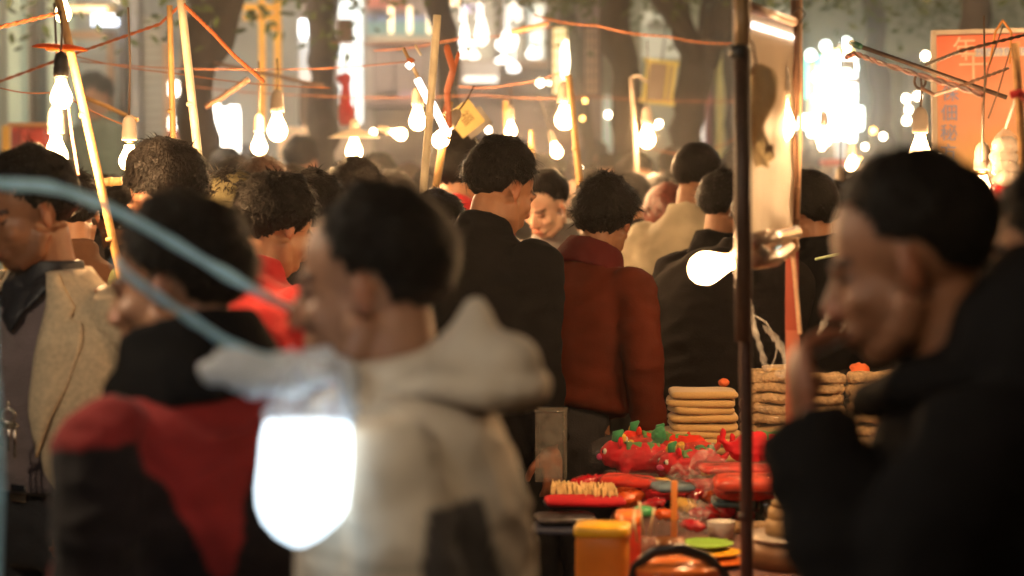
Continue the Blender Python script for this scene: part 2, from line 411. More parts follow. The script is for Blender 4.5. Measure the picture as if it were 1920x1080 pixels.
# ================================================================== PEOPLE
BLACKC = cloth('cloth_black', (.006, .006, .007)); CHAR = cloth('cloth_charcoal', (.013, .011, .011)); NAVY = cloth('cloth_navy', (.015, .02, .035))
RED = cloth('cloth_red', (.40, .012, .016)); RUST = cloth('cloth_rust', (.10, .019, .008), rough=.6); OLIVE = cloth('cloth_olive', (.05, .055, .025))
KHAKI = cloth('cloth_khaki', (.62, .53, .41), rough=.7, attr='Col'); CREAM = cloth('cloth_cream', (.5, .45, .33)); GREYC = cloth('cloth_grey', (.12, .12, .13))
TAN = M('wool_tan', (.62, .49, .33), rough=.95, sheen=.15, bump=.35, bscale=420, scale=90, var=.14)
BROWNC = cloth('cloth_brown', (.10, .05, .03))

LOOK = {'pitch': 30, 'lean': 8, 'arms': 'front'}; STAND = {'pitch': 12}; LOOKD = {'pitch': 34, 'lean': 4}
TL = {'pitch': 14, 'yaw': 30}; TR = {'pitch': 18, 'yaw': -32}

# --- the smoker, black coat, close to the lens on the right
def smoker_extra(ro, p):
    T = torso_mx(R(p['lean']))
    mb = MB(); mb.tube([(-.115, -.05, 1.455), (-.10, .05, 1.47), (0, .10, 1.455), (.10, .05, 1.47), (.115, -.05, 1.455), (.08, -.10, 1.50), (0, -.12, 1.52), (-.08, -.10, 1.50)], [(.028, .045)] * 8, 12, up=(0, 0, 1), closed=True)
    link('collar', remesh(mb, .010, 3, folds=.005), BLACKC, ro, T)
    H = head_mx(p); m = H @ V((0, .10, -.067)); e = m + (H.to_3x3() @ V((-.01, .07, -.012)))
    g = MB().tube([m, m * .25 + e * .75], .004, 8).obj('cigarette', M('cigarette_paper', (.75, .73, .7), rough=.8), ro)
    t_ = MB().tube([m * .25 + e * .75, e], .0042, 8).obj('ember', M('cigarette_ember', (.3, .05, .02), emit=(1, .25, .05), es=1.2), g)
T3 = lambda v: V(v)
smk = {'lean': 15, 'pitch': 16, 'vox': .0055, 'arms': (((-.27, .15, 1.20), (-.125, .178, 1.46)), ((.26, -.05, 1.14), (.22, .12, 1.0))),
       'hand': {-1: ((.45, -.05, .85), (.35, -.75, -.1), .75)}, 'stubble': 1}
person(1706, 288, 3.0, 77, 'man in a black coat with cropped hair raising a hand to his mouth', BLACKC, smk, ('crop', 11, .013, .018, 1.2, 3600), 'coat', 1.3, extra=smoker_extra, skin=SKIN2, name='person')

# --- man in khaki hooded jacket
def khaki_extra(ro, p):
    T = torso_mx(R(p['lean']))
    mb = MB()
    def hood(u, v):
        # pointed hood lying down the back: u round the neck, v from neck seam to the tip
        a = (u - .5) * 3.5; r = .105 * (1 - v) ** .6
        c = V((0, -.06 - .17 * v, 1.47 + .075 * math.sin(v * 2.6) - .05 * v * v))
        return c + V((math.sin(a) * r * 1.15, -math.cos(a) * r * (.7 + .3 * v) + .0, -abs(math.sin(a)) * .02 + .02 * math.cos(a * 2)))
    mb.tube([(0, .03, 1.465), (0, -.06, 1.475), (0, -.13, 1.462), (0, -.195, 1.452)], [(.088, .030), (.105, .036), (.098, .036), (.055, .020)], 20, up=(1, 0, 0))
    mb.tube([(0, -.085, 1.45), (0, -.105, 1.52), (0, -.113, 1.582)], [(.10, .088), (.052, .046), (.008, .008)], 20)
    mb.tube([(-.095, .02, 1.475), (-.06, .085, 1.45), (0, .115, 1.43), (.06, .085, 1.45), (.095, .02, 1.475)], [.032, .026, .022, .026, .032], 12); mb.ell((0, -.130, 1.492), (.070, .062, .042))
    me = remesh(mb, .008, 3, folds=.004, fscale=12, seed=3); paint(me, lambda v: (1, 1, 1))
    link('hood', me, KHAKI, ro, T)
    b = MB(); b.tube([(-.115, .055, 1.452), (-.102, .075, 1.450)], [(.006, .012)] * 2, 8).obj('cord_stop', M('toggle_maroon', (.18, .01, .02)), ro).matrix_local = T
    z = MB(); z.tube([(0, .135, 1.42), (0, .155, 1.3), (0, .15, 1.1), (0, .145, .9)], .004, 6).obj('zip', M('zip_steel', (.3, .3, .3), rough=.3, metal=1), ro).matrix_local = T
kh = {'lean': 5, 'pitch': 8, 'vox': .0055, 'arms': (((-.25, -.05, 1.14), (-.25, .10, .92)), ((.25, -.03, 1.14), (.26, .06, .9)))}
jk = get_jacket(kh, 'jacket', 1.12, 4, .009)
Tk = torso_mx(R(5)).inverted()
def khcol(v):
    q = Tk @ v
    if q.x < -.06 and q.z < 1.335 and abs(q.y + .095) < .024 + .012 * math.sin((1.335 - q.z) * 14): return (.10, .10, .12)
    if abs(q.z - (1.30 + q.x * .1)) < .004: return (.6, .58, .55)
    return (1, 1, 1)
paint(jk, khcol)
GARM[(repr(arms_of(kh)), 5, 'jacket', 1.12, len('middle aged man in a khaki hooded jacket walking past the hanging lamp') % 3, .013)] = jk
person(698, 343, 3.15, 82, 'middle aged man in a khaki hooded jacket walking past the hanging lamp', KHAKI, kh, ('bald', 5, .014, .024, 1.2, 3600), 'jacket', 1.12, extra=khaki_extra)

# --- man with red yoke
def yoke_extra(ro, p):
    T = torso_mx(R(p['lean']))
    mb = MB(); mb.tube([(0, -.01, 1.415), (0, .0, 1.46), (0, .012, 1.51), (0, .02, 1.55)], [(.150, .135), (.138, .128), (.118, .116), (.104, .104)], 24); mb.ell((0, .09, 1.44), (.11, .075, .07))
    link('collar', remesh(mb, .009, 2, folds=.005), BLACKC, ro, T)
yk = {'lean': 6, 'pitch': 10, 'yaw': 28, 'vox': .0055}
jy = get_jacket(yk, 'puffy', 1.15, 7, .0062); Ty = torso_mx(R(6)).inverted()
def ykcol(v):
    q = Ty @ v; BK = (.02, .012, .012)
    if q.x < -.19:
        return (1, 1, 1) if (q.z > 1.385 + .05 * (q.x + .24) or ((q.x + .25) * -.67 + q.y * .74 > .036 and q.z > 1.0)) else BK
    if q.x > .2: return (1, 1, 1) if q.z > 1.36 else BK
    low = 1.37 - .19 * math.exp(-((q.x + .11) / .055) ** 2) if q.y < 0 else 1.36
    return (1, 1, 1) if 1.45 > q.z > low else BK
paint(jy, ykcol)
REDY = cloth('cloth_red_panels', (.24, .012, .010), attr='Col')
lab = 'man in a black winter jacket with a dark red shoulder yoke and high collar'
GARM[(repr(arms_of(yk)), 6, 'puffy', 1.15, len(lab) % 3, .013)] = jy
person(332, 362, 3.5, 48, lab, REDY, yk, ('short', 8, .018, .034, 1.2, 3600), 'puffy', 1.15, extra=yoke_extra)

# --- man in tan blazer
def blazer_extra(ro, p):
    T = torso_mx(R(p['lean']))
    def prof(z):
        return (lerp_tab(z, [(.80, .205), (.95, .200), (1.08, .186), (1.22, .205), (1.33, .212), (1.40, .185), (1.445, .115), (1.475, .082)]),
                lerp_tab(z, [(.80, .145), (.95, .145), (1.08, .135), (1.22, .148), (1.33, .138), (1.40, .11), (1.445, .09), (1.475, .078)]))
    def surf(a, z, off=0):
        rx, ry = prof(z); fl = max(0, 1.02 - z) * .35 * max(0, math.cos(a) * .5 + .5) ** 2
        w_ = noise.noise(V((a * 2.2, z * 9, 3))) * .010 + noise.noise(V((a * 5, z * 5, 9))) * .005
        return V(((rx + off + fl + w_) * math.sin(a), (ry + off + fl * .8 + w_) * math.cos(a), z))
    gap = lambda z: lerp_tab(z, [(.80, 1.05), (.92, .85), (1.06, .44), (1.18, .36), (1.30, .40), (1.40, .50), (1.475, .7)])
    mb = MB(T)
    def sh(u, v):
        z = .83 + (1.475 - .83) * v; g = gap(z); a = g + (2 * math.pi - 2 * g) * u; return surf(a, z)
    mb.grid(sh, 56, 34); mb.obj('blazer_body', TAN, ro, solid=.008)
    sm = MB(T)
    for s, (e, w_) in zip((-1, 1), arms_of(p)):
        e = V(e); w_ = V(w_); s0 = V((s * .178, -.01, 1.385)); we = w_
        sm.ell(s0, (.06, .07, .062)); sm.tube([s0, s0 * .5 + e * .5, e, e * .5 + we * .5, we], [.068, .065, .060, .055, .050], 16)
        link('sleeve', remesh(sm, .008, 2, folds=.010, fscale=12, seed=s), TAN, ro); sm = MB(T)
    for s in (-1, 1):       # notched lapels, proud of the chest
        def lap(u, v):
            z = 1.09 + (1.475 - 1.09) * v; g = gap(z)
            wd = .50 * math.sin(min(1, v * 1.25) * math.pi * .62) ** 1.1
            if .73 < v < .80: wd *= .62 if v < .77 else .74
            if v >= .80: wd = .40 * (1 - (v - .8) * 2.2)
            a = g - .03 + wd * u; q = surf(a, z, .012 + .008 * math.sin(u * 3.1)); q.x *= s; return q
        MB(T).grid(lap, 8, 44).obj('lapel', TAN, ro, solid=.005)
    SW = M('knit_mauve', (.20, .15, .16), rough=.95, sheen=.2, bump=.6, bscale=260)
    k = MB(T); k.tube([(0, 0, 1.0), (0, 0, 1.03), (0, .004, 1.15), (0, .004, 1.28), (0, -.004, 1.38), (0, -.01, 1.43)], [(.150, .115), (.160, .122), (.158, .118), (.17, .124), (.15, .10), (.085, .075)], 28)
    link('sweater', remesh(k, .009, 2, folds=.008, fscale=9), SW, ro)
    SHC = M('shirt_dark', (.02, .022, .03), rough=.55, bump=.1)
    k = MB(T); k.tube([(0, -.008, 1.42), (0, -.002, 1.46), (0, -.004, 1.495)], [(.085, .08), (.074, .074), (.066, .068)], 24)
    for s in (-1, 1): k.tube([(s * .06, .03, 1.475), (s * .045, .075, 1.445), (s * .03, .112, 1.40)], [(.022, .012), (.026, .011), (.01, .006)], 10, up=(1, 0, 0))
    k.tube([(0, .085, 1.44), (0, .125, 1.38), (0, .128, 1.35)], [(.035, .01), (.03, .01), (.005, .005)], 10, up=(1, 0, 0))
    link('shirt_collar', remesh(k, .006, 1), SHC, ro)
    MB().tube([(.163 * math.cos(t), .12 * math.sin(t), 1.0) for t in np.linspace(0, 6.1, 40)], [(.003, .019)] * 40, 8, up=(0, 0, 1), closed=False).obj('belt', M('belt_leather', (.02, .013, .01), rough=.4), ro)
    MB().box((0, .122, 1.0), (.045, .008, .038)).obj('belt_buckle', M('steel', (.55, .52, .48), rough=.25, metal=1, bump=.02), ro, bevel=.003)
tb = {'lean': 2, 'pitch': 16, 'yaw': -24, 'vox': .0055, 'arms': (((-.33, -.07, 1.17), (-.23, .09, .98)), ((.30, -.04, 1.15), (.24, .08, .93))), 'stubble': 1}
o = person(52, 279, 5.25, 146, 'man in a tan wool blazer over a mauve sweater looking down', None, tb, ('short', 3, .016, .030, 1.2, 3000), extra=blazer_extra, nojacket=True, skin=SKIN2)

# key ring hanging at his belt
STEEL = MATS['steel']
kx = at(15, 752, 5.0)
kr = empty('key_ring', kx, 0, 'steel key ring with clip and keys on the belt of the man in tan', 'key ring')
m_ = MB(); m_.tube([(.014 * math.cos(t), 0, -.03 + .014 * math.sin(t)) for t in np.linspace(0, 6.283, 20)[:-1]], .0025, 8, closed=True); m_.obj('ring', STEEL, kr)
MB().tube([(0, 0, 0), (0, 0, -.012)], .003, 8).obj('clip', STEEL, kr)
for i, (dx, l) in enumerate(((-.012, .05), (0, .06), (.012, .075))):
    MB().box((dx, .002 * i, -.045 - l / 2), (.006, .002, l)).add([], []).lathe([(.001, -.001), (.008, -.001), (.008, .001), (.001, .001)], (dx, .002 * i, -.052), 12, (0, 1, 0)).obj('key', STEEL, kr)

# --- middle distance crowd
P_ = person
P_(135, 321, 7.6, 10, 'head of dark brown hair right behind the tan blazer man', BROWNC, STAND, ('short', 2, .018, .034, 1.3, 2200))
def olive_hood(ro, p):
    T = torso_mx(R(p.get('lean', 0)))
    mb = MB(); mb.ell((0, -.06, 1.475), (.125, .11, .075)); mb.tube([(-.10, .03, 1.47), (0, .10, 1.44), (.10, .03, 1.47)], [.03, .025, .03], 12)
    link('hood', remesh(mb, .010, 2, folds=.009), OLIVE, ro, T)
P_(306, 266, 6.2, 48, 'man with big tousled black hair above an olive collar', OLIVE, {'pitch': 22, 'lean': 6}, ('short', 9, .026, .034, 1.15, 3400), extra=olive_hood)
def fur_hood(ro, p):
    H = head_mx(p); rnd = random.Random(4)
    FUR = M('fur_tan', (.33, .22, .10), rough=.8, sheen=.4, var=.4, scale=60)
    mb = MB(); mb.ell((0, -.012, .02), (.105, .125, .125), n=24, k=16); mb.ell((0, -.03, -.10), (.10, .09, .07))
    link('hood', remesh(mb, .010, 2, folds=.006), cloth('cloth_olive_light', (.09, .08, .045)), ro, H)
    mb = MB(); pts = [V((.105 * math.cos(t), .04 + .05 * math.sin(t), .015 + .125 * math.sin(t))) for t in np.linspace(0, 6.283, 28)[:-1]]
    mb.tube(pts, .028, 10, closed=True)
    for i in range(2600):
        c_ = rnd.choice(pts); d = V((rnd.gauss(0, 1), rnd.gauss(0, 1), rnd.gauss(0, 1))).normalized(); p0 = c_ + d * .022 + V((rnd.gauss(0, .01), rnd.gauss(0, .01), rnd.gauss(0, .01)))
        sd = d.orthogonal().normalized() * .0014; mb.add([p0 - sd, p0 + sd, p0 + d * rnd.uniform(.015, .04) + V((0, 0, rnd.uniform(-.008, .01)))], [(0, 1, 2)])
    mb.obj('fur_trim', FUR, ro).matrix_local = H
P_(432, 322, 7.0, 25, 'person with a fur trimmed hood raised, rim lit by bulbs', cloth('cloth_olive_light', (.09, .08, .045)), {'pitch': 20}, ('short', 2, .018, .034, 1.3, 2200), extra=fur_hood)
P_(492, 296, 8.4, 0, 'brown haired head glowing at the rim behind the fur hood', BROWNC, STAND, ('short', 5, .02, .036, 1.4, 2400), hairm=HAIRB)
P_(424, 278, 13, 0, 'small dark head before the glowing white light box', CHAR, STAND, ('short', 1, .018, .034, 1.3, 2200))
P_(567, 257, 13.5, 10, 'tall dim figure under the dark awning by the tree', GREYC, TR, ('short', 2, .018, .034, 1.3, 2200))
P_(520, 330, 6.0, -42, 'black haired young man in a bright red jacket', RED, {'pitch': 26, 'lean': 5, 'yaw': -10}, ('long', 6, .018, .038, 1.3, 3400), fat=1.25)
P_(590, 322, 6.9, 20, 'black haired head just behind the man in bright red', CHAR, STAND, ('short', 3, .016, .030, 1.2, 3000))
P_(666, 306, 8.5, 5, 'broad dark head in front of the white mushroom lamp', BLACKC, LOOKD, ('short', 5, .02, .036, 1.4, 2400), fat=1.1)
P_(709, 289, 12.5, -20, 'dark head between the lamp cone and the bamboo pole', NAVY, STAND, ('short', 1, .018, .034, 1.3, 2200))
P_(764, 307, 13.5, 15, 'brown grey head beside the white lit bamboo pole', BROWNC, TL, ('short', 2, .018, .034, 1.3, 2200), hairm=HAIRB)
P_(862, 249, 9.0, -25, 'tall head over a red collar beside the yellow diamond sign', RED, {'pitch': 10, 'yaw': -10}, ('long', 3, .016, .03, 1, 1500), kind='puffy')
P_(822, 359, 7.6, 10, 'top of a dark head low before the red collar', BLACKC, STAND, ('short', 3, .016, .030, 1.2, 3000))
P_(943, 264, 7.0, -38, 'large man in a black jacket turning to the stall', BLACKC, {'pitch': 24, 'lean': 10, 'yaw': -14}, ('short', 4, .022, .034, 1.2, 3400), 'puffy', 1.2)
qf = {'pitch': 30, 'lean': 6, 'yaw': -22, 'vox': .0055}
P_(1022, 324, 9.2, 165, 'young man facing us with a bright lit face looking down', GREYC, qf, ('crop', 6, .017, .02, .9, 2600), skin=M('skin_pale', (.62, .40, .29), rough=.5, attr='Col', bump=.1, bscale=300, var=.06, sss=.1))
P_(1075, 343, 10.2, 0, 'brown head low between the lit face and the rust jacket', GREYC, STAND, ('short', 5, .02, .036, 1.4, 2400), hairm=HAIRB)
P_(1134, 330, 7.45, -42, 'person in a rust brown jacket with a wide dark collar', RUST, {'pitch': 18, 'lean': 16, 'yaw': 18, 'arms': (((-.29, -.02, 1.16), (-.27, .10, .96)), ((.29, -.02, 1.16), (.27, .10, .96)))}, ('long', 7, .022, .04, 1.3, 3400), 'short', 1.12,
   extra=lambda ro, p: link('collar', remesh(MB().tube([(0, -.02, 1.42), (0, -.01, 1.47), (0, -.0, 1.51)], [(.135, .115), (.115, .105), (.094, .092)], 24), .010, 2, folds=.006), cloth('cloth_maroon', (.09, .012, .012)), ro, torso_mx(R(16))))
P_(1143, 291, 14.5, 150, 'far face looking this way above the rust jacket', CHAR, {'pitch': 10}, ('short', 1, .018, .034, 1.3, 2200))
P_(1035, 286, 16, 5, 'dim distant head left of the slanting lit pole', CHAR, STAND, ('short', 2, .018, .034, 1.3, 2200))
P_(1205, 311, 13.5, 0, 'dim head under the thin street lamp pole', CHAR, STAND, ('bob', 2, .022, .04, 1, 1500))
P_(1311, 271, 9.0, -35, 'man with short hair and cream collar seen from behind', CREAM, {'pitch': 16, 'yaw': -16}, ('crop', 4, .015, .015, .7, 2600), 'puffy', 1.1)
P_(1252, 349, 9.6, 10, 'woman with reddish brown bob in dark clothes', BLACKC, {'pitch': 25}, ('bob', 5, .022, .035, 1, 2600), hairm=M('hair_auburn', (.12, .035, .025), rough=.4, var=.4, scale=30))
P_(1362, 320, 8.6, -60, 'dark haired person tight against the brown post', BLACKC, STAND, ('short', 3, .016, .030, 1.2, 3000))
P_(1262, 322, 11.5, 20, 'dark head behind the auburn bob', CHAR, STAND, ('short', 1, .018, .034, 1.3, 2200))
# big dark coat at the stall, raising a hand; head hidden behind the panel
bigp = {'pitch': 30, 'lean': 26, 'yaw': -10, 'vox': .0055, 'arms': (((-.27, .03, 1.17), (-.24, .23, 1.32)), ((.25, .04, 1.15), (.15, .27, 1.10))), 'hand': {-1: ((-.05, .25, .95), (1, .2, 0), .45)}}
P_(1432, 352, 7.9, -52, 'stout person in a long charcoal coat behind the bare bulb', CHAR, bigp, ('short', 3, .016, .030, 1.2, 3000), 'coat', 1.5)
P_(1512, 321, 7.9, 35, 'person in black behind the lit panel with straight cap of hair', BLACKC, {'pitch': 16, 'yaw': 20}, ('long', 4, .016, .02, .5, 2600), 'jacket', 1.1)
P_(1985, 300, 3.6, 60, 'dark shouldered person cut off beside the red plastic bag', BLACKC, {'pitch': 14}, ('short', 3, .016, .030, 1.2, 3000), 'coat', 1.1)
P_(177, 137, 18.2, 150, 'shopkeeper in a grey green coat standing in the left doorway', cloth('cloth_greygreen', (.13, .17, .13)), {'pitch': 20, 'arms': 'front'}, ('short', 1, .018, .034, 1.3, 2200))
P_(1112, 262, 20, 60, 'distant figure in blue against the pale green shop light', cloth('cloth_blue', (.03, .05, .12)), TL, ('short', 2, .018, .034, 1.3, 2200))
for px_, pt_, Y_, f_, lb_, m_, h_ in ((440, 296, 10.5, 10, 'head in brown jacket behind the fur hood, under the glaring bulbs', BROWNC, 1), (552, 312, 9.8, -20, 'dark head between the two glaring bulbs and the broad dark head', CHAR, 3), (628, 322, 10.6, 30, 'dark head just left of the broad dark head', NAVY, 2), (738, 322, 10, -10, 'black haired shopper in olive beside the white pole', OLIVE, 1), (806, 322, 11, 20, 'dark head in the gap between white pole and red collar', CHAR, 3),
        (905, 306, 11.5, 0, 'dark head peeping between the two tall men', BLACKC, 2), (990, 316, 11.8, 40, 'dim head over the lit face', NAVY, 1), (1108, 318, 11, -30, 'dim head above the rust jacket crown', BROWNC, 3), (1180, 326, 10.5, 15, 'dark head right of the rust jacket crown', CHAR, 2), (1228, 330, 10.9, -60, 'dark haired head over the auburn bob', OLIVE, 1),
        (1425, 322, 10, 20, 'dark head seen past the banner edge', CHAR, 3), (1560, 340, 9.4, -30, 'dark head in smoke near the low bulb', BLACKC, 2), (1600, 325, 11, 10, 'dark head before the smoker brow', NAVY, 1), (205, 332, 9.5, 0, 'dark head by the short bamboo crossbar', CHAR, 2), (225, 352, 8.6, 30, 'low black haired head beside the tousled man', BLACKC, 3)):
    P_(px_, pt_, Y_, f_, lb_, m_, {'pitch': 12 + (px_ % 3) * 9, 'lean': 4}, ('short', h_, .018 if h_ != 3 else .016, .034 if h_ != 3 else .030, 1.3 if h_ != 3 else 1.2, 2200 if h_ != 3 else 3000), group='shoppers packed in the lane')
# --- distant crowd
rc = random.Random(21); cols = [CHAR, BLACKC, NAVY, BROWNC, GREYC, OLIVE, RED, CREAM]
names_ = ['charcoal', 'black', 'navy', 'brown', 'grey', 'olive', 'red', 'cream']
spots = []
for i in range(60):
    Y = rc.uniform(10.5, 22); px = rc.uniform(380, 1760) if i % 3 else rc.uniform(1400, 1760)
    if any(abs(px - a) * .0001 * (Y + b) < .06 and abs(Y - b) < .8 for a, b in spots): continue
    spots.append((px, Y)); k = rc.randrange(len(cols)); H_ = rc.uniform(1.58, 1.78)
    zt = 278 + F * (1.757 - H_) / Y; q = rc.choice([STAND, LOOKD, TL, TR])
    far = 'far back' if Y > 16 else 'half way back'
    fc = rc.choice([0, 20, -30, 60, -70, 150, -150, 180]); how = {0: 'back turned', 20: 'back turned slightly askew', -30: 'looking away', 60: 'in profile to the shop side', -70: 'in profile to the neon side', 150: 'facing us', -150: 'facing us half turned', 180: 'facing straight at us'}[fc]
    P_(px, zt, Y, fc, f'shopper in {names_[k]}, {how}, {far}' + (' beyond the smoker' if px > 1400 else ' mid lane' if px > 900 else ' by the bamboo poles'), cols[k], q, ('short', 1 + i % 2, .018, .034, 1.3, 2200), group='hazy crowd in the distance')

# ================================================================== GROUND AND BUILDINGS
def rect(mb, x0, y0, x1, y1, Y, depth=.05, front=None):
    """a real block whose front face covers the pixel rectangle at distance Y"""
    a = at(x0, y0, Y); b = at(x1, y1, Y); yf = Y
    mb.box(((a.x + b.x) / 2, yf + depth / 2, (a.z + b.z) / 2), (abs(b.x - a.x), depth, abs(a.z - b.z)))
    return mb
def block(name, px, Y, depth, mat, parent=None, bevel=0, label=None, cat=None, group=None, zmin=None):
    a = at(px[0], px[1], Y); b = at(px[2], px[3], Y); z0 = b.z if zmin is None else zmin
    mb = MB().box(((a.x + b.x) / 2, Y + depth / 2, (a.z + z0) / 2), (abs(b.x - a.x), depth, abs(a.z - z0)))
    return tag(mb.obj(name, mat, parent, smooth=False, bevel=bevel, origin=((a.x + b.x) / 2, Y, z0) if parent is None else None), label, cat, group)
m = M('asphalt_worn', (.09, .08, .075), rough=.75, var=.35, scale=1.5, bump=.4, bscale=30)
g = MB(); g.quad((-60, -6, -.012), (60, -6, -.012), (60, 60, -.012), (-60, 60, -.012)); tag(g.obj('ground', m, smooth=False), kind='structure')
pav = MB(); PAVM = M('paving_stone', (.22, .20, .18), rough=.7, var=.25, scale=3, bump=.3, bscale=60)
root_pav = tag(MB().box((0, 13, -.008), (16, 34, .006)).obj('pavement', M('paving_joint', (.06, .055, .05)), smooth=False), kind='structure')
tile = MB().box((0, 0, 0), (.585, .385, .03)).mesh('paver', False)
n_ = 0
for j in range(22):
    for i in range(-5, 8):
        x = i * .6 + (.3 if j % 2 else 0) - .3; y = 3.0 + j * .4
        if abs(x) > .30 * y + .6 or n_ > 290: continue
        o = link('paver', tile, PAVM, root_pav); o.location = (x, y, .004 + random.uniform(-.002, .002)); n_ += 1

# ---- left building, 17 m away
PALEG = M('glass_green_glow', (.46, .50, .38), rough=.35, var=.12, scale=2, emit=(.80, 1, .68), es=.30); WOODW = M('wood_warm', (.42, .22, .08), rough=.5, var=.3, scale=4)  # green pillars given a glow to brighten the shop front
GREYP = M('stone_grey', (.28, .29, .30), rough=.7); DARKP = M('stone_dark', (.10, .10, .11), rough=.7); BRP = M('pillar_brown', (.22, .16, .11))
YL = 18.8
lb = empty('left_shop', (at(150, 300, YL).x, YL, 0), 0, 'pale green shop front with a wooden doorway and grey roller shutter', 'shop')
def part(name, mat, par, x0, y0, x1, y1, Y, depth=.1, zmin=None, bevel=0):
    a = at(x0, y0, Y); b = at(x1, y1, Y); z0 = b.z if zmin is None else zmin; L0 = par.location if par.parent is None else V((0, 0, 0))
    if par.parent is not None: L0 = par.parent.location
    mb = MB().box(((a.x + b.x) / 2 - L0.x, Y + depth / 2 - L0.y, (a.z + z0) / 2 - L0.z), (abs(b.x - a.x), depth, abs(a.z - z0)))
    return mb.obj(name, mat, par, smooth=False, bevel=bevel)
part('wall', M('plaster_pale', (.38, .37, .32), rough=.8, var=.2, scale=2), lb, -900, -420, 130, 400, YL + 1.2, .2, 0)
part('interior_wall', M('interior_grey_glow', (.34, .36, .34), rough=.7, var=.3, scale=2, emit=(1, .95, .8), es=.12), lb, 60, -420, 560, 400, YL + 1.0, .15, 0)  # faint glow put into the wall to stand for a lit interior
for x0, x1, mt in ((-60, -30, PALEG), (8, 42, PALEG), (46, 62, BRP), (66, 78, DARKP), (84, 132, PALEG), (-140, -90, PALEG)):
    part('pillar', mt, lb, x0, -420, x1, 400, YL + .1, .3, 0)
part('pillar', DARKP, lb, 216, -420, 238, 400, YL - .1, .25, 0); part('pillar', GREYP, lb, 239, -420, 262, 400, YL - .2, .3, 0)
df = part('doorway_frame', WOODW, lb, 200, 60, 214, 400, YL, .12, 0); part('frame_bar', WOODW, df, 118, 58, 214, 72, YL, .12); part('frame_post', WOODW, df, 118, 72, 126, 400, YL, .12, 0)
part('lintel', M('beam_gold', (.55, .36, .10), rough=.5), lb, 115, 8, 216, 26, YL - .1, .2)
part('ceiling_tube', glow('tube_cool', (.75, .85, 1), 5), lb, 172, 27, 220, 48, YL - .3, .06); part('beam_light', glow('tube_warm', (1, .72, .3), 2.2), lb, 118, 12, 200, 22, YL - .16, .04)
part('step', M('step_stone', (.2, .2, .19)), lb, 90, 342, 214, 420, YL - .9, 1.2, 0)
sb = part('shutter', M('shutter_grey', (.27, .27, .25), rough=.5, metal=.2), lb, 263, 30, 306, 400, YL + .05, .04, 0)
za = at(263, 30, YL).z
sl = MB().box((0, 0, 0), (at(306, 0, YL).x - at(263, 0, YL).x, .05, .035)).mesh('shutter_slat', False)
z = .1
while z < za:
    o = link('shutter_slat', sl, M('shutter_slat_grey', (.36, .37, .34), rough=.45, metal=.2), lb); o.location = (at(284.5, 100, YL).x - lb.location.x, .02, z); z += .062
part('door_post', WOODW, lb, 306, 80, 320, 400, YL - .1, .15, 0); part('door_post', M('wood_orange', (.5, .28, .10)), lb, 339, 55, 353, 400, YL - .1, .15, 0)
sg = part('menu_board', M('menu_red', (.5, .10, .05)), lb, 316, 232, 352, 330, YL - .2, .05)
part('menu_panel', M('menu_yellow', (.6, .42, .06)), sg, 322, 262, 348, 275, YL - .24, .03)
for y0, y1 in ((152, 179), (219, 243)):
    t = block('lantern', (316, y0, 353, y1), YL - .6, .14, glow('box_white', (1, .93, .8), 7), None, .01, 'white box lamp on the left doorway, ' + ('upper' if y0 < 200 else 'lower') + ' one', 'lamp')
    t['group'] = 'white box lamps on the doorway'
red_shelf = block('red_goods_shelf', (20, 238, 82, 300), 12, .3, M('goods_red', (.4, .04, .03), var=.5, scale=25), None, .01, 'shelf of red packages behind the tan blazer man', 'shelf')
for x in (24, 40, 58, 70):
    part('package', M('goods_red_b' if x % 3 else 'goods_maroon', (.5, .05, .04) if x % 3 else (.25, .02, .03)), red_shelf, x, 246, x + 12, 275, 11.98, .02)
part('shelf_rail', WOODW, red_shelf, 14, 230, 90, 238, 11.9, .3); part('shelf_post', M('post_yellow', (.6, .38, .06)), red_shelf, 4, 235, 16, 330, 11.9, .06, 0)

# ---- centre building, 24 to 27 m away
YC = 26
cb = empty('centre_shop', (at(800, 300, YC).x, YC, 0), 0, 'mauve grey shop building with a colourful signboard and lit upper display', 'shop')
MAUVE = M('wall_mauve', (.30, .24, .24), rough=.8, var=.2, scale=1.2); PUR = M('panel_purple', (.36, .25, .34)); DKM = M('panel_plum', (.16, .10, .10))
part('wall', MAUVE, cb, 380, -600, 1030, 400, YC, .3, 0)
part('shutter', M('shutter_brown', (.30, .25, .21), rough=.6, metal=.1), cb, 438, 70, 498, 400, YC - .3, .06, 0)
sl2 = MB().box((0, 0, 0), (at(498, 0, YC).x - at(438, 0, YC).x, .05, .06)).mesh('shutter_slat', False); z = .1
while z < 3.0:
    o = link('shutter_slat', sl2, MATS['shutter_brown'], cb); o.location = (at(468, 100, YC).x - cb.location.x, -.33, z); z += .095
part('sign_band', M('sign_teal', (.10, .26, .30)), cb, 684, 40, 838, 66, YC - .35, .1)
part('sign_stripe', M('sign_blue', (.10, .16, .42)), cb, 684, 30, 838, 39, YC - .36, .1); part('sign_stripe', M('sign_pale', (.45, .38, .30)), cb, 684, 67, 838, 78, YC - .36, .1)
part('sign_stripe', M('sign_red', (.4, .08, .05)), cb, 684, -20, 760, 16, YC - .36, .1)
for x in (733, 768, 805): part('sign_lamp', glow('sign_warm', (1, .75, .4), 2.6), cb, x - 4, 12, x + 4, 62, YC - .42, .04)
part('pilaster', M('pilaster_light', (.40, .35, .33)), cb, 682, 78, 700, 400, YC - .2, .25, 0); part('pilaster', M('pilaster_light', (.4, .35, .33)), cb, 800, 78, 816, 400, YC - .2, .25, 0)
part('wall_panel', MAUVE, cb, 702, 80, 738, 172, YC - .15, .1); part('wall_panel', MAUVE, cb, 742, 80, 798, 172, YC - .15, .1)
part('canopy', DKM, cb, 684, 186, 840, 200, YC - .8, .8); part('sign_board', PUR, cb, 748, 170, 796, 186, YC - .5, .08)
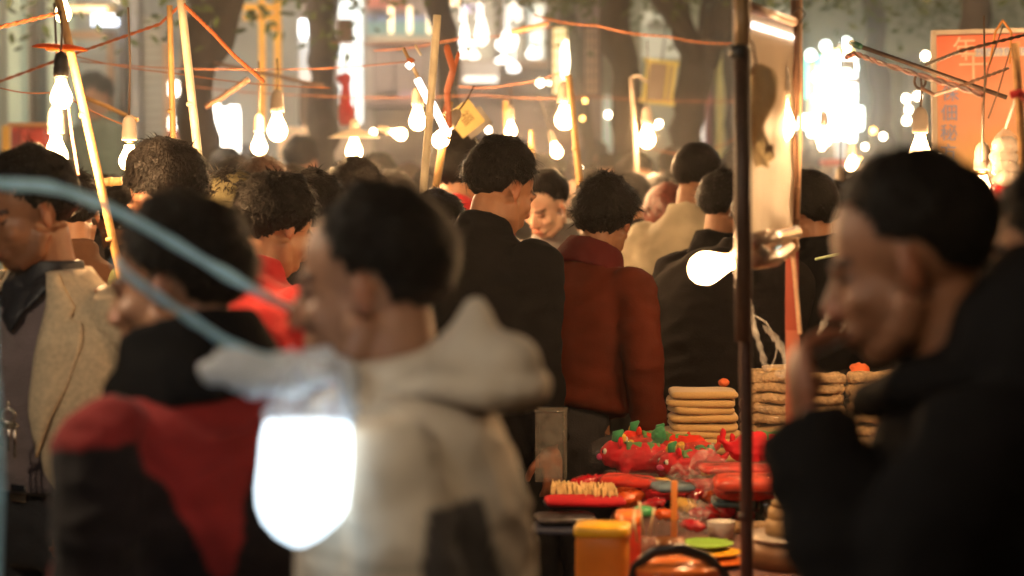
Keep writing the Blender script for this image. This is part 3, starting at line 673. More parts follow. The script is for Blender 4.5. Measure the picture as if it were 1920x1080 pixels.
part('counter_window', M('window_dim', (.12, .09, .08), rough=.2), cb, 686, 202, 838, 300, YC - .1, .08)
# upper display with lamps
part('display_back', M('display_pale', (.50, .50, .44), rough=.5), cb, 838, -60, 1030, 118, YC - .12, .06)
for x0, x1 in ((928, 944), (981, 988), (1022, 1034)): part('mullion', M('mullion_dark', (.09, .07, .05)), cb, x0, -60, x1, 122, YC - .3, .12)
part('display_light', glow('display_glow', (1, .93, .84), 1.1), cb, 946, 4, 980, 40, YC - .2, .03); part('display_light', glow('display_glow_cool', (.80, .98, .92), .75), cb, 990, 10, 1020, 110, YC - .2, .03)
part('purple_sign', glow('purple_neon', (.30, .18, .9), .9), cb, 868, 10, 905, 22, YC - .4, .05)
part('amber_sign', glow('amber_neon', (1, .55, .12), 1.6), cb, 820, -6, 866, 10, YC - .4, .05)
part('ledge', M('ledge_brown', (.25, .14, .08)), cb, 838, 112, 1030, 124, YC - .6, .5)
sgn = part('fascia', M('fascia_grey', (.42, .36, .32)), cb, 866, 116, 936, 156, YC - .7, .08); part('fascia_light', glow('fascia_white', (1, .94, .82), 2.0), sgn, 870, 144, 932, 154, YC - .74, .03)
part('lower_wall', DKM, cb, 1030, -100, 1130, 400, YC + .4, .2, 0)
LAMPW = glow('lamp_blob', (1, .97, .90), 5)
for i, (x, y, w_, h) in enumerate(((844, 58, 15, 26), (871, 60, 13, 34), (903, 58, 22, 52), (949, 78, 38, 34), (956, 70, 30, 26), (871, 78, 24, 12), (866, 100, 20, 15), (888, 103, 20, 13), (944, 112, 32, 12), (963, 126, 24, 18), (1000, 98, 26, 22), (866, 34, 7, 8), (844, 36, 9, 10), (898, 32, 10, 8))):
    p = at(x, y, YC - .9); mw = w_ / F * 25 / 2; mh = h / F * 25 / 2
    lm = MB(); lm.lathe([(.1 * mw, mh), (.45 * mw, mh * .8), (.75 * mw, mh * .2), (mw, -mh * .3), (.85 * mw, -mh * .8), (.2 * mw, -mh)], (0, 0, 0), 16)
    lm.tube([(0, 0, mh), (0, 0, mh + .12)], .006, 5)
    o = lm.obj('pendant_lamp', LAMPW); o.location = p
    tag(o, f'white {["dot sized", "small", "large"][0 if w_ < 11 else 1 if w_ < 25 else 2]} pendant lamp in the shop display, {"upper" if y < 70 else "middle" if y < 95 else "lower"} row, ' + ('next to the slender tree' if x < 855 else 'under the purple sign' if x < 910 else 'between the dark mullions' if x < 980 else 'beside the lattice lantern'), 'lamp', 'pendant lamps in the shop display')
# ---- right hand buildings
YR = 27
rb = empty('right_shops', (at(1300, 300, YR).x, YR, 0), 0, 'grey green shop row seen between the forked trees', 'shop')
GG = M('wall_greygreen', (.30, .33, .27), rough=.8, var=.25, scale=1.0)
part('wall', GG, rb, 1030, -800, 2900, 400, YR, .3, 0)
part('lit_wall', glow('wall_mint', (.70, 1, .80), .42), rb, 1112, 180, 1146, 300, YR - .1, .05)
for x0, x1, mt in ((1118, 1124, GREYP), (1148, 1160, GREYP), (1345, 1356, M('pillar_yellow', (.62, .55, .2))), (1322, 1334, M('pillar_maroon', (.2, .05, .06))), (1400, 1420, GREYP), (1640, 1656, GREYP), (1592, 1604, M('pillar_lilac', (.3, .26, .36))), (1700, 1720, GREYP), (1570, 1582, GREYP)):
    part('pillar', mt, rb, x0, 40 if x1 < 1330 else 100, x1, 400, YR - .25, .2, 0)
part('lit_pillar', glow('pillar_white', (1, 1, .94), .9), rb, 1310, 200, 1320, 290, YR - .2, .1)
part('green_sign', glow('green_sign', (.1, .7, .4), .7), rb, 1092, 31, 1122, 40, YR - .4, .05); part('white_sign', glow('white_sign', (1, 1, .85), 1.6), rb, 1121, 28, 1134, 46, YR - .4, .05)
part('upper_window', glow('upper_green', (.55, .75, .45), .20), rb, 1205, 20, 1290, 110, YR - .1, .05); part('upper_window', glow('upper_green', (.55, .75, .45), .20), rb, 1420, 10, 1500, 90, YR - .1, .05)
part('cornice', M('cornice_grey', (.33, .32, .28)), rb, 1215, 40, 1270, 54, YR - .3, .2)

# ---- lattice lanterns
def lattice(x0, x1, lit, lab):
    Y = 17; a = at(x0, 48, Y); b = at(x1, 180, Y); wd = b.x - a.x; ht = a.z - b.z
    r = empty('lattice_lantern', ((a.x + b.x) / 2, Y, b.z), 0, lab, 'lantern')
    MB().box((0, .03, ht / 2), (wd - .012, .02, ht - .012)).obj('pane', glow('lattice_lit', (1, .72, .30), 2.4) if lit else M('lattice_dim', (.40, .28, .22), emit=(1, .6, .4), es=.12), r, smooth=False)  # the dimmer pane has a faint glow put into its material
    DK = M('lattice_wood', (.05, .025, .015))
    for xx in (-wd / 2, wd / 2): MB().box((xx, .02, ht / 2), (.024, .07, ht + .02)).obj('frame', DK, r, smooth=False)
    for zz in (0, ht): MB().box((0, .02, zz), (wd + .02, .07, .024)).obj('frame', DK, r, smooth=False)
    for k in range(1, 4): MB().box((-wd / 2 + wd * k / 4, .008, ht / 2), (.007, .012, ht)).obj('lattice_bar', DK, r, smooth=False)
    for k in range(1, 7): MB().box((0, .006, ht * k / 7), (wd, .010, .007)).obj('lattice_bar', DK, r, smooth=False)
    if lit: MB().ell((wd * .32, .0, ht * .5), (.03, .02, .14)).obj('lamp', glow('lattice_lamp', (1, .9, .6), 14), r)
    MB().tube([(0, .02, ht), (0, .02, ht + 1.2)], .006, 6).obj('cord', DK, r)
lattice(1034, 1067, True, 'tall lattice lantern lit warm yellow, hung by the tree trunk')
lattice(1094, 1126, False, 'tall faintly glowing lattice lantern beside its lit twin')
# ---- yellow framed lantern
Yq = 15; a = at(1236, 154, Yq); yf = empty('framed_lantern', a, 0, 'tilted lantern with a yellow frame hanging in front of the forked tree', 'lantern'); yf.rotation_euler = (0, R(7), R(10))
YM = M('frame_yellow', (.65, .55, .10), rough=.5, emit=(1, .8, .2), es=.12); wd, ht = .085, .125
for s in (-1, 1):
    MB().box((s * wd, 0, 0), (.018, .04, ht * 2)).obj('frame', YM, yf, smooth=False); MB().box((0, 0, s * ht), (wd * 2 + .05, .045, .022)).obj('frame', YM, yf, smooth=False)
MB().box((.0, .0, 0), (wd * 2 - .02, .012, ht * 2 - .02)).obj('pane', M('pane_dusky', (.28, .22, .18), rough=.3), yf, smooth=False); MB().box((.045, -.012, 0), (.012, .02, ht * 2)).obj('frame', YM, yf, smooth=False)
MB().tube([(0, 0, ht), (0, 0, .9)], .004, 6).obj('cord', M('cord_black', (.01, .01, .01)), yf)
# ---- light boxes between the trees
pb = block('poster_light_box', (524, 62, 590, 192), 22, .12, M('poster', (.62, .56, .50), var=.5, scale=3, emit=(.90, .86, .82), es=.95), None, .01, 'tall poster light box with a blown white top edge', 'light box')
part('lit_top', glow('lit_top_white', (.90, .97, 1), 9), pb, 522, 38, 592, 66, 21.9, .18); part('lit_edge', glow('lit_edge_warm', (1, .9, .8), 2), pb, 524, 190, 556, 232, 21.95, .1)
wp = block('tall_light_panel', (634, -60, 680, 232), 23, .10, glow('panel_cool', (.80, .95, 1.0), 1.7), None, .01, 'tall cool white light panel to the side of the dark tree trunk', 'light box')
part('frame_edge', GREYP, wp, 679, -60, 686, 240, 22.95, .12)
sb2 = block('white_light_box', (396, 202, 446, 292), 16, .15, glow('box_bright', (1, .95, .86), 9), None, .02, 'glowing white light box with a ragged top behind the bamboo poles', 'light box')
part('cap', glow('box_bright', (1, .95, .86), 9), sb2, 400, 196, 410, 203, 16, .1); part('cap', glow('box_bright', (1, .95, .86), 9), sb2, 430, 198, 444, 203, 16, .1)
for i, (x0, x1, y0) in enumerate(((520, 560, 238), (566, 620, 236))):
    block('lit_stall', (x0, y0, x1, 300), 19, .4, M('stall_warm%d' % i, (.6, .42, .24), var=.6, scale=14, emit=(1, .7, .4), es=.55), None, .02, 'small stall interior glowing warm under the awning, ' + ('nearer the bulb' if i == 0 else 'nearer the trunk'), 'stall')
block('hanging_box', (560, 154, 628, 236), 17, .5, M('awning_brown', (.07, .05, .04)), None, .03, 'dark boxy awning fixed to the thick tree trunk', 'awning', zmin=None)
block('plaque', (634, 36, 662, 80), 15, .03, M('plaque_brown', (.12, .08, .06)), None, .004, 'small dark plaque nailed to the thick trunk', 'sign')
# yellow metal frame
yfr = empty('yellow_scaffold', at(500, 100, 15), 0, 'yellow painted steel scaffold frame between shutter and light box', 'scaffold')
YE = M('paint_yellow_glow', (.75, .42, .05), rough=.45, emit=(1, .55, .1), es=.30)  # yellow paint with a glow put into it
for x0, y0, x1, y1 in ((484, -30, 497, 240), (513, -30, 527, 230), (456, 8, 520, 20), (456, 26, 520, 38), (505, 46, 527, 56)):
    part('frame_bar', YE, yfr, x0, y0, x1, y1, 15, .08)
# ---- neon sign cluster
ns = empty('neon_sign', at(1570, 180, 17), 0, 'large vertical white neon sign outlined in green with amber crown', 'neon sign')
NW = glow('neon_white', (.86, 1, .95), 9); NG = glow('neon_green', (.01, .60, .40), 3); NO = glow('neon_orange', (1, .35, .05), 3.0); NY = glow('neon_yellow', (1, .8, .15), 6)
part('sign_body', M('sign_white', (.7, .7, .66), emit=(1, 1, .95), es=4), ns, 1548, 104, 1606, 262, 17.1, .25)
for x0, y0, x1, y1, mt in ((1545, 122, 1608, 132, NW), (1545, 165, 1606, 172, NW), (1545, 205, 1606, 214, NW), (1545, 240, 1606, 250, NW), (1549, 110, 1556, 250, NW), (1574, 170, 1582, 250, NW), (1598, 166, 1604, 250, NW)):
    part('tube', mt, ns, x0, y0, x1, y1, 16.95, .05)
part('green_edge', NG, ns, 1532, 110, 1543, 225, 16.9, .04); part('green_edge', NG, ns, 1508, 108, 1516, 185, 16.9, .04); part('green_edge', NG, ns, 1510, 104, 1542, 110, 16.9, .04)
part('amber_crown', NY, ns, 1548, 94, 1600, 102, 16.95, .06); part('amber_crown', NO, ns, 1575, 86, 1598, 92, 16.95, .06)
part('board', M('sign_ochre', (.5, .36, .16)), ns, 1578, 112, 1604, 130, 16.85, .03); part('board', M('sign_salmon', (.6, .35, .25)), ns, 1580, 146, 1610, 156, 16.85, .03)
part('side_panel', M('panel_straw', (.5, .44, .22), emit=(1, .8, .3), es=.25), ns, 1516, 120, 1534, 210, 17.0, .05)
for x, y in ((1520, 103), (1548, 86), (1533, 144), (1533, 186), (1587, 80)):
    p = at(x, y, 16.9); o = MB().ell((0, 0, 0), (.036, .03, .036), n=12, k=8).obj('bulb', NW, ns); o.location = p - ns.location
for i, (x, y, w_, h) in enumerate(((1515, 228, 50, 26), (1560, 230, 60, 34), (1600, 222, 40, 44), (1545, 246, 60, 20))):
    part('lamp_bank', NW, ns, x - w_ / 2, y - h / 2, x + w_ / 2, y + h / 2, 16.9 - i * .05, .04, bevel=.03)
part('post', GREYP, ns, 1570, 262, 1584, 400, 17.1, .15, 0)
# amber/white hung lamps right of the neon
for i, (x, y, s_, hue) in enumerate(((1545, 250, 11, 0), (1541, 275, 8, 0), (1598, 262, 9, 0), (1598, 308, 13, 0), (1622, 275, 7, 0), (1656, 256, 8, 0), (1637, 245, 9, 1), (1735, 105, 11, 0), (1699, 185, 10, 0), (1720, 180, 10, 0), (1704, 206, 9, 0), (1700, 226, 11, 0), (1611, 300, 7, 1), (1013, 155, 10, 0), (1140, 215, 9, 0), (1097, 189, 6, 1), (1092, 222, 6, 1), (1030, 156, 4, 0), (1212, 215, 7, 0), (1236, 232, 9, 0), (1088, 317, 6, 0), (1232, 236, 6, 0), (847, 205, 8, 1), (1174, 174, 3, 0), (916, 244, 7, 0), (615, 243, 7, 0), (700, 248, 8, 0), (712, 240, 5, 1))):
    Y = 20 if x > 1500 else 18; p = at(x, y, Y); r_ = s_ / F * Y * .50
    o = MB().ell((0, 0, 0), (r_, r_, r_ * 1.15), n=12, k=8).obj('string_light', glow(('far_amber', 'far_white')[1 - hue], (1, .82, .55) if not hue else (1, .6, .15), 60 if not hue else 16))
    o.location = p; tag(o, f'{"amber" if hue else "white"} {"tiny" if s_ < 6 else "small" if s_ < 9 else "larger"} round lamp far off, {"high" if y < 190 else "midway" if y < 240 else "low"} ' + min(((620, 'by the warm stall'), (705, 'over the mushroom lamp'), (847, 'at the slender tree'), (916, 'by the diamond sign'), (1020, 'before the lattice lantern'), (1092, 'under the dim lattice lantern'), (1140, 'by the mint lit wall'), (1174, 'on the upright tree'), (1212, 'at the lamp pole'), (1236, 'under the yellow framed lantern'), (1545, 'under the neon sign'), (1600, 'beside the neon post'), (1637, 'between neon sign and steel rod'), (1705, 'behind the steel rod bulb'), (1735, 'over the steel rod')), key=lambda q: abs(q[0] - x))[1], 'lamp', 'distant string lights')

# ================================================================== TREES
BARK = M('bark', (.026, .018, .013), rough=.95, var=.4, scale=14, bump=1.0, bscale=45); LEAF = M('leaf', (.09, .13, .03), rough=.5, var=.4, scale=8, bump=0, tlu=.4)
def tree(path, rads, limbs, Y, lab, seed, crown):
    x0 = at(path[0][0], 300, Y).x; r = empty('tree', (x0, Y, 0), 0, lab, 'tree'); rnd = random.Random(seed)
    def P3(px, py, dy=0): p = at(px, py, Y + dy); return V((p.x - x0, dy, p.z))
    def limb(pts, rr, name):
        q = [];
        for i in range(len(pts) - 1):
            for k in range(4): q.append((pts[i].lerp(pts[i + 1], k / 4), rr[i] + (rr[i + 1] - rr[i]) * k / 4))
        q.append((pts[-1], rr[-1]))
        q = [(p + V((rnd.gauss(0, 1), rnd.gauss(0, 1), 0)) * b * .10, b * (1 + rnd.gauss(0, .05))) for p, b in q]
        mb = MB(); mb.tube([a for a, _ in q], [b for _, b in q], 14)
        mb.v = [tuple(V(v) * 1.0 + V((noise.noise(V(v) * 7), noise.noise(V(v) * 7 + V((9, 0, 0))), 0)) * rr[0] * .22) for v in mb.v]
        return mb.obj(name, BARK, r)
    pts = [P3(*path[0]), *[P3(*p) for p in path[1:]]]; base = V((pts[0].x, 0, -.05))
    limb([base, *pts], [rads[0] * 1.25, *rads], 'trunk')
    for l, rr in limbs: limb([P3(*p) for p in l], rr, 'limb')
    lm = MB(); cx, z0, z1, rx, ry, n = crown
    cls = [V((P3(cx, 0).x + rnd.uniform(-rx, rx), rnd.uniform(-ry, ry), rnd.uniform(z0, z1))) for _ in range(60)]
    for i in range(n):
        c_ = rnd.choice(cls); p = c_ + V((rnd.gauss(0, .22), rnd.gauss(0, .22), rnd.gauss(0, .16)))
        d = V((rnd.gauss(0, 1), rnd.gauss(0, 1), rnd.gauss(-.3, .6))).normalized(); s = d.orthogonal().normalized() * rnd.uniform(.016, .028); L_ = rnd.uniform(.05, .10)
        lm.add([p, p + d * L_ * .5 + s, p + d * L_, p + d * L_ * .5 - s], [(0, 1, 2, 3)])
    tag(lm.obj('crown', LEAF, r, smooth=False), kind='stuff')
    for i in range(5): limb([pts[-1], pts[-1] + V((rnd.uniform(-.5, .5), rnd.uniform(-.4, .4), .6)), rnd.choice(cls)], [.05, .035, .012], 'limb')
tree([(372, 320), (366, 200), (372, 90), (392, -60)], [.115, .105, .10, .11], [([(378, 120), (420, 60), (445, -80)], [.10, .09, .085])], 13.5, 'leaning forked tree behind the bamboo poles', 1, (340, 2.62, 4.6, 1.0, .8, 3600))
tree([(612, 320), (604, 200), (606, 90), (612, -60)], [.10, .095, .098, .105], [], 16.0, 'thick dark tree trunk carrying the awning', 2, (590, 2.95, 5.2, .8, .8, 3600))
tree([(838, 320), (846, 200), (838, 90), (812, -40)], [.06, .07, .075, .085], [], 15, 'slender dark tree wound with orange rope', 3, (760, 2.85, 5, 1.0, .8, 4200))
tree([(1104, 300), (1090, 160), (1078, 90), (1048, -50)], [.05, .055, .06, .07], [], 18.5, 'thin leaning tree behind the lattice lanterns', 4, (1040, 3.9, 5.4, .9, .8, 3200))
tree([(1178, 320), (1180, 200), (1160, 90), (1150, -60)], [.105, .10, .10, .10], [], 15.5, 'dark upright tree beside the street lamp pole', 5, (1160, 2.85, 5, 1.0, .8, 5200))
tree([(1278, 330), (1290, 220), (1312, 110)], [.105, .10, .11], [([(1306, 125), (1282, 60), (1252, -70)], [.085, .075, .075]), ([(1312, 125), (1345, 70), (1392, -60)], [.09, .085, .09])], 15.5, 'wide forked tree with a V shaped crotch', 6, (1340, 2.8, 5, 1.2, .8, 6200))
tree([(1392, 330), (1384, 200), (1376, 60), (1372, -60)], [.10, .095, .09, .09], [], 17, 'tree trunk just showing beside the brown front post', 7, (1460, 2.85, 5, 1.5, .8, 7200))
tree([(1660, 300), (1652, 180), (1640, 60), (1626, -60)], [.10, .095, .09, .09], [], 21, 'hazy far tree behind the neon sign', 8, (1600, 2.95, 5.4, 1.9, .8, 8200))
tree([(1820, 300), (1822, 180), (1826, 60), (1830, -60)], [.10, .095, .09, .09], [], 14, 'tree hidden behind the orange board with its crown over it', 9, (1790, 2.7, 4.6, 1.4, .8, 7200))

# ================================================================== BULBS, POLES, ROPES
SOCK = M('socket_ceramic', (.42, .36, .30), rough=.5, bump=.05); SOCKD = M('socket_dark', (.03, .025, .02), rough=.4); CORD = M('cord_brown', (.10, .06, .035), rough=.6); CAPM = M('brass_cap', (.5, .4, .2), rough=.3, metal=1)
GL = {}
def bulb(p, lab, s=900, r=.030, axis=(0, 0, 1), cord=1.0, dark=False, group='bare light bulbs over the stalls', shade=False, col=None, name='light_bulb'):
    e = empty(name, p, 0, lab, 'light bulb', group)
    q = V((0, 0, 1)).rotation_difference(V(axis)); e.rotation_mode = 'QUATERNION'; e.rotation_quaternion = q
    k = r / .03
    if s not in GL: GL[s] = MB().lathe([(.0005, -.031), (.012, -.0285), (.0225, -.021), (.0295, -.006), (.030, .003), (.027, .015), (.020, .030), (.0145, .043), (.0135, .052)], n=14).mesh('glass')
    g = link('glass', GL[s], glow('bulb_glass_%d%s' % (s, '' if col is None else '_' + col), WARM if col is None else {'cool': (.78, .9, 1.0), 'mint': (.75, 1.0, .80), 'ivory': (1.0, .78, .52)}[col], s), e); g.scale = (k, k, k * random.uniform(.84, 1.06))
    MB().lathe([(.0135, .052), (.0137, .068), (.011, .072)], n=14).obj('cap', CAPM, e).scale = (k, k, k)
    MB().lathe([(.020, .058), (.0215, .062), (.0215, .085), (.0195, .088), (.0205, .10), (.016, .118), (.006, .128)], n=16).obj('socket', SOCKD if dark else SOCK, e).scale = (k, k, k)
    if cord: MB().tube([(0, 0, .125 * k), (.004, 0, .125 * k + cord * .5), (0, 0, .125 * k + cord)], .0028, 6).obj('cord', CORD, e)
    if shade: MB().lathe([(.02, .10), (.03, .098), (.09, .075), (.115, .062), (.114, .060), (.085, .07), (.03, .092), (.02, .094)], n=24).obj('shade', M('shade_enamel', (.8, .75, .65), rough=.4, tlu=.5), e)
    return e
bulb(at(115, 184, 5.8), 'bright bare bulb under the orange disc on the bamboo pole', 900, .026, dark=True, cord=.10)
bulb(at(105, 296, 5.9), 'bright bulb low behind the tan blazer man', 1200, .03, cord=.25)
bulb(at(122, 92, 6.3) + V((-.004, 0, .09)), 'small bulb at the top of the leaning bamboo pole', 600, .022, cord=.2)
bulb(at(520, 246, 9), 'glaring bulb beside the yellow scaffold, higher of its pair', 1500, .036, cord=.12)
bulb(at(486, 276, 9.2), 'glaring bulb over the fur hood, lower of its pair', 1200, .03, cord=.2)
bulb(at(243, 303, 6.7), 'bulb glaring behind the tousled black hair', 700, .03, cord=.3)
bulb(at(783, 228, 9.5), 'bulb hanging to the side of the white bamboo pole', 1100, .032, cord=.06)
bulb(at(752, 252, 10.5), 'bulb tilted on its side before the grey stall', 900, .026, axis=(-.9, 0, .25), cord=0)
bulb(at(664, 285, 10.5), 'bulb under a wide white mushroom shade', 900, .034, cord=.1, shade=True)
bulb(at(826, 262, 8.2), 'bulb at the foot of the slanting fluorescent pole', 900, .028, axis=(.5, 0, .8), cord=.1)
bulb(at(1058, 226, 10), 'large bulb hanging on the slanting lit pole', 1200, .038, cord=.1)
bulb(at(957, 246, 11), 'bulb on a short orange post between heads', 900, .027, cord=.1)
bulb(at(1044, 285, 12), 'tilted bulb over the dim distant head', 900, .026, axis=(-.3, 0, .9), cord=.2)
bulb(at(1213, 262, 11), 'bulb hanging from the thin street lamp pole', 1200, .036, cord=.3)
bulb(at(607, 250, 17), 'bulb inside the warm stall', 700, .03, cord=.2); bulb(at(1598, 310, 13), 'bulb above the crowd under the neon sign', 900, .03, cord=.2)
bulb(at(1545, 262, 12.5), 'bulb directly under the white neon sign', 1200, .036, cord=.2); bulb(at(1575, 365, 9.4), 'low bulb among smoke beside the smoking man', 500, .026, cord=.5)
bulb(at(1725, 291, 6.0), 'bulb in a clay coloured socket hung from the steel rod', 380, .028, cord=.075)
bulb(at(1841, 362, 6.1), 'bulb on a long thin cord before the orange board', 620, .030, cord=.32)
bulb(at(1322, 503, 4.75), 'bare bulb sticking out sideways from the brown front post', 420, .031, axis=(1, .1, .25), cord=0, group='bulbs on the front stall')
bulb(at(1462, 236, 5.20), 'bulb glowing through the plastic panel', 480, .032, cord=.1, group='bulbs on the front stall')
# unseen fill bulbs added above or beside the view to light crowd and goods
for i, (p, s) in enumerate((((-1.25, 3.5, 2.16), 1150), ((1.25, 5.2, 2.25), 330), ((-.15, 2.1, 2.15), 470), ((.85, 1.75, 2.05), 120), ((.75, 7.0, 2.45), 200), ((-.9, 8.2, 2.7), 400), ((2.4, 9.5, 2.7), 600), ((-2.7, 10, 2.8), 1000), ((0, 12, 3.1), 1000), ((2.5, 14, 3.2), 1000), ((-2.5, 14.5, 3.1), 1000), ((-.5, 17, 3.5), 1000), ((4, 17.5, 3.6), 1000), ((1.95, 7.7, 2.42), 1200), ((1.42, 5.45, 1.72), 360))):
    bulb(V(p), 'added unseen fill bulb hung ' + ['over the tan blazer man', 'above the stall goods', 'above the khaki jacket', 'above the smoking man', 'above the rust jacket', 'above the fur hood', 'above the crowd by the neon sign', 'above the left shelf', 'above the middle of the lane', 'near the lane end by the neon', 'near the doorway', 'far down the lane', 'far down beside the orange board', 'before the orange board', 'next to the plastic goods bag'][i], s, .03, cord=.8, group='overhead stall bulbs', col='ivory' if i in (0, 2) else None)

for i, (x, y, z, col_, s_, lb_) in enumerate(((-3.2, 14.8, 3.3, 'ivory', 3600, 'before the pale green pillars'), (-2.6, 21.5, 4.0, 'ivory', 3600, 'before the mauve shutter'), (-1.0, 23, 4.3, 'ivory', 2200, 'before the mauve wall'),
        (.8, 22.5, 4.6, 'ivory', 1400, 'before the lit display'), (2.4, 21, 4.5, 'mint', 240, 'before the forked tree'), (4.2, 22, 4.7, 'mint', 260, 'before the grey columns'), (6.5, 20, 4.5, 'mint', 240, 'beyond the orange board'), (3.2, 12.5, 3.4, 'ivory', 800, 'over the crowd beside the neon sign'))):
    bulb(V((x, y, z)), 'large unseen fill globe added high ' + lb_, s_, .055, cord=1.2, col=col_, group='added fill globes', name='fill_globe')  # globes put in out of view to brighten shop fronts and crowd
BAM = M('bamboo', (.50, .30, .11), rough=.5, var=.25, scale=18, bump=.2); BAMP = M('bamboo_pale', (.72, .64, .46), rough=.45, var=.2, scale=18); ROPE = M('rope_orange', (.6, .16, .05), rough=.7, bump=.6, bscale=300)
DW = M('wood_dark_red', (.05, .012, .007), rough=.55, var=.3, scale=20, bump=.3)
def bamboo(a, b, r, mat, lab, cat='pole', nodes=.28, name='bamboo_pole', ground=True):
    a = V(a); b = V(b)
    if ground:                                   # carry the pole on down to the ground
        d = (b - a); b = a + d * ((a.z + .0) / (a.z - b.z)) if a.z > b.z else b
    L_ = (b - a).length; k = max(6, int(L_ / .07)); pts = []; rr = []
    nn = max(2, int(L_ / nodes))
    for i in range(k + 1):
        t = i / k; pts.append(a.lerp(b, t) + V((math.sin(t * 5) * .006, 0, 0))); rr.append(r)
    o = MB().tube(pts, rr, 10).obj(name, mat, origin=b)
    tag(o, lab, cat)
    for j in range(1, nn):
        t = j / nn; p = a.lerp(b, t); q = (b - a).normalized() * .006
        MB().tube([p - q - b, p - b, p + q - b], [r * 1.02, r * 1.16, r * 1.02], 10).obj('node_ring', mat, o)
    return o
def rope(pts, r, lab, mat=None, name='rope', cat='rope', sag=0, twist=False, group=None):
    pts = [V(p) for p in pts]; q = []
    for i in range(len(pts) - 1):
        for k in range(8):
            t = k / 8; p = pts[i].lerp(pts[i + 1], t); p.z -= sag * math.sin(math.pi * t); q.append(p)
    q.append(pts[-1]); o0 = q[0].copy()
    mb = MB()
    if twist:
        f = []
        for i in range(len(q) - 1):
            for k in range(4): f.append(q[i].lerp(q[i + 1], k / 4))
        for ph in (0, math.pi): mb.tube([p - o0 + V((0, math.cos(i * .9 + ph), math.sin(i * .9 + ph))) * r * .8 for i, p in enumerate(f)], r, 6)
    else: mb.tube([p - o0 for p in q], r, 7)
    o = mb.obj(name, mat or ROPE); o.location = o0
    return tag(o, lab, cat, group)
bamboo(at(106, -20, 5.95), at(186, 352, 5.95), .0105, BAM, 'leaning bamboo pole carrying the orange disc and bulbs')
d = empty('plastic_disc', at(112, 90, 5.9), 0, 'flat orange plastic disc threaded on the leaning bamboo pole', 'disc'); d.rotation_euler = (R(2), R(4), 0)
MB().lathe([(.004, .006), (.03, .010), (.055, .006), (.067, .000), (.067, -.003), (.052, .001), (.028, .003), (.004, 0)], n=36).obj('disc', M('plastic_orange', (.95, .22, .02), rough=.35, tlu=.5), d); MB().lathe([(.03, -.001), (.034, -.008), (.034, -.002)], n=24).obj('rim', M('plastic_orange', (.95, .22, .02)), d)
bamboo(at(338, -10, 7), at(372, 332, 7), .0125, BAMP, 'pale bamboo pole tied at its top with orange rope')
bamboo(at(318, 10, 7.15), at(322, 300, 7.15), .009, BAM, 'thin bamboo upright behind the pale pole')
bamboo(at(820, 28, 7.6), at(788, 380, 7.6), .0125, BAMP, 'bamboo pole lit white in the middle of the lane')
bamboo(at(843, 190, 8.2), at(810, 380, 8.2), .013, BAM, 'orange lit bamboo pole behind the white one')
bamboo(at(1066, 140, 9.6), at(1084, 335, 9.6), .013, BAM, 'slanting bamboo pole with a large bulb')
bamboo(at(948, 188, 11), at(950, 330, 11), .014, BAM, 'short orange lit post between the heads'); bamboo(at(996, 245, 11), at(998, 330, 11), .010, BAM, 'thin orange post left of the slanting pole')
bamboo(at(1183, 145, 11), at(1194, 360, 11), .010, M('lamp_pole_grey', (.4, .33, .27)), 'thin street lamp pole before the forked tree', name='lamp_pole', nodes=9)
MB().tube([(0, 0, 0), (.03, 0, .012), (.075, 0, -.02)], .007, 8).obj('pole_arm', MATS['lamp_pole_grey'], bpy.data.objects['lamp_pole']).location = at(1183, 146, 11) - bpy.data.objects['lamp_pole'].location
# fluorescent tube lashed to a slanting stick
st = empty('fluorescent_tube', at(800, 180, 7.9), 0, 'slanting stick with lit fluorescent tubes lashed together by orange rope', 'lamp')
def L3(px, py, Y=7.9): return at(px, py, Y) - st.location
for a_, b_ in (((782, 148), (805, 192)), ((808, 190), (840, 254)), ((764, 118), (772, 126))):
    MB().tube([L3(*a_), L3(*b_)], .0115, 12).obj('tube', glow('fluor', (1, .93, .84), 10), st)
MB().tube([L3(756, 90, 7.93), L3(842, 262, 7.93)], .006, 8).obj('stick', BAM, st); MB().tube([L3(778, 84), L3(790, 104)], .004, 8).obj('stick', BAMP, st)
MB().tube([L3(764, 116), L3(770, 114), L3(774, 118)], .012, 8).obj('lashing', ROPE, st)
# cross stick and ties
bamboo(at(150, 180, 8.8), at(262, 226, 8.8), .008, BAM, 'slim stick with a knotted tie across the doorway', name='bamboo_stick', ground=False)
bamboo(at(385, 200, 9.5), at(470, 148, 9.5), .012, M('wood_brown', (.14, .08, .05)), 'brown branch propped across the leaning tree', name='wooden_stick', ground=False)
bamboo(at(185, 342, 6.6), at(232, 340, 6.6), .012, BAM, 'short bamboo crossbar behind the tan blazer man', name='bamboo_crossbar', ground=False)
bamboo(at(1030, 42, 10), at(960, 60, 10), .010, M('stick_salmon', (.7, .35, .2)), 'salmon stick across the upper shop display', name='bamboo_stick', ground=False)
bamboo(at(400, 118, 12), at(610, 162, 12), .010, MATS['wood_brown'], 'long thin brown stick leading to the awning', name='wooden_stick', ground=False)
rope([at(342, 6, 7), at(400, 62, 6.95), at(440, 105, 6.9), at(497, 155, 6.9)], .0042, 'thick orange rope slanting down from the pale bamboo pole', twist=True)
rope([at(340, 8, 7), at(300, 45, 7.4), at(165, 92, 8), at(-20, 160, 8.6)], .0032, 'orange rope from the pale pole down to the left doorway', twist=True)
rope([at(120, 22, 6.2), at(-30, 58, 6.2)], .0035, 'orange rope running off from the leaning pole top', twist=True)
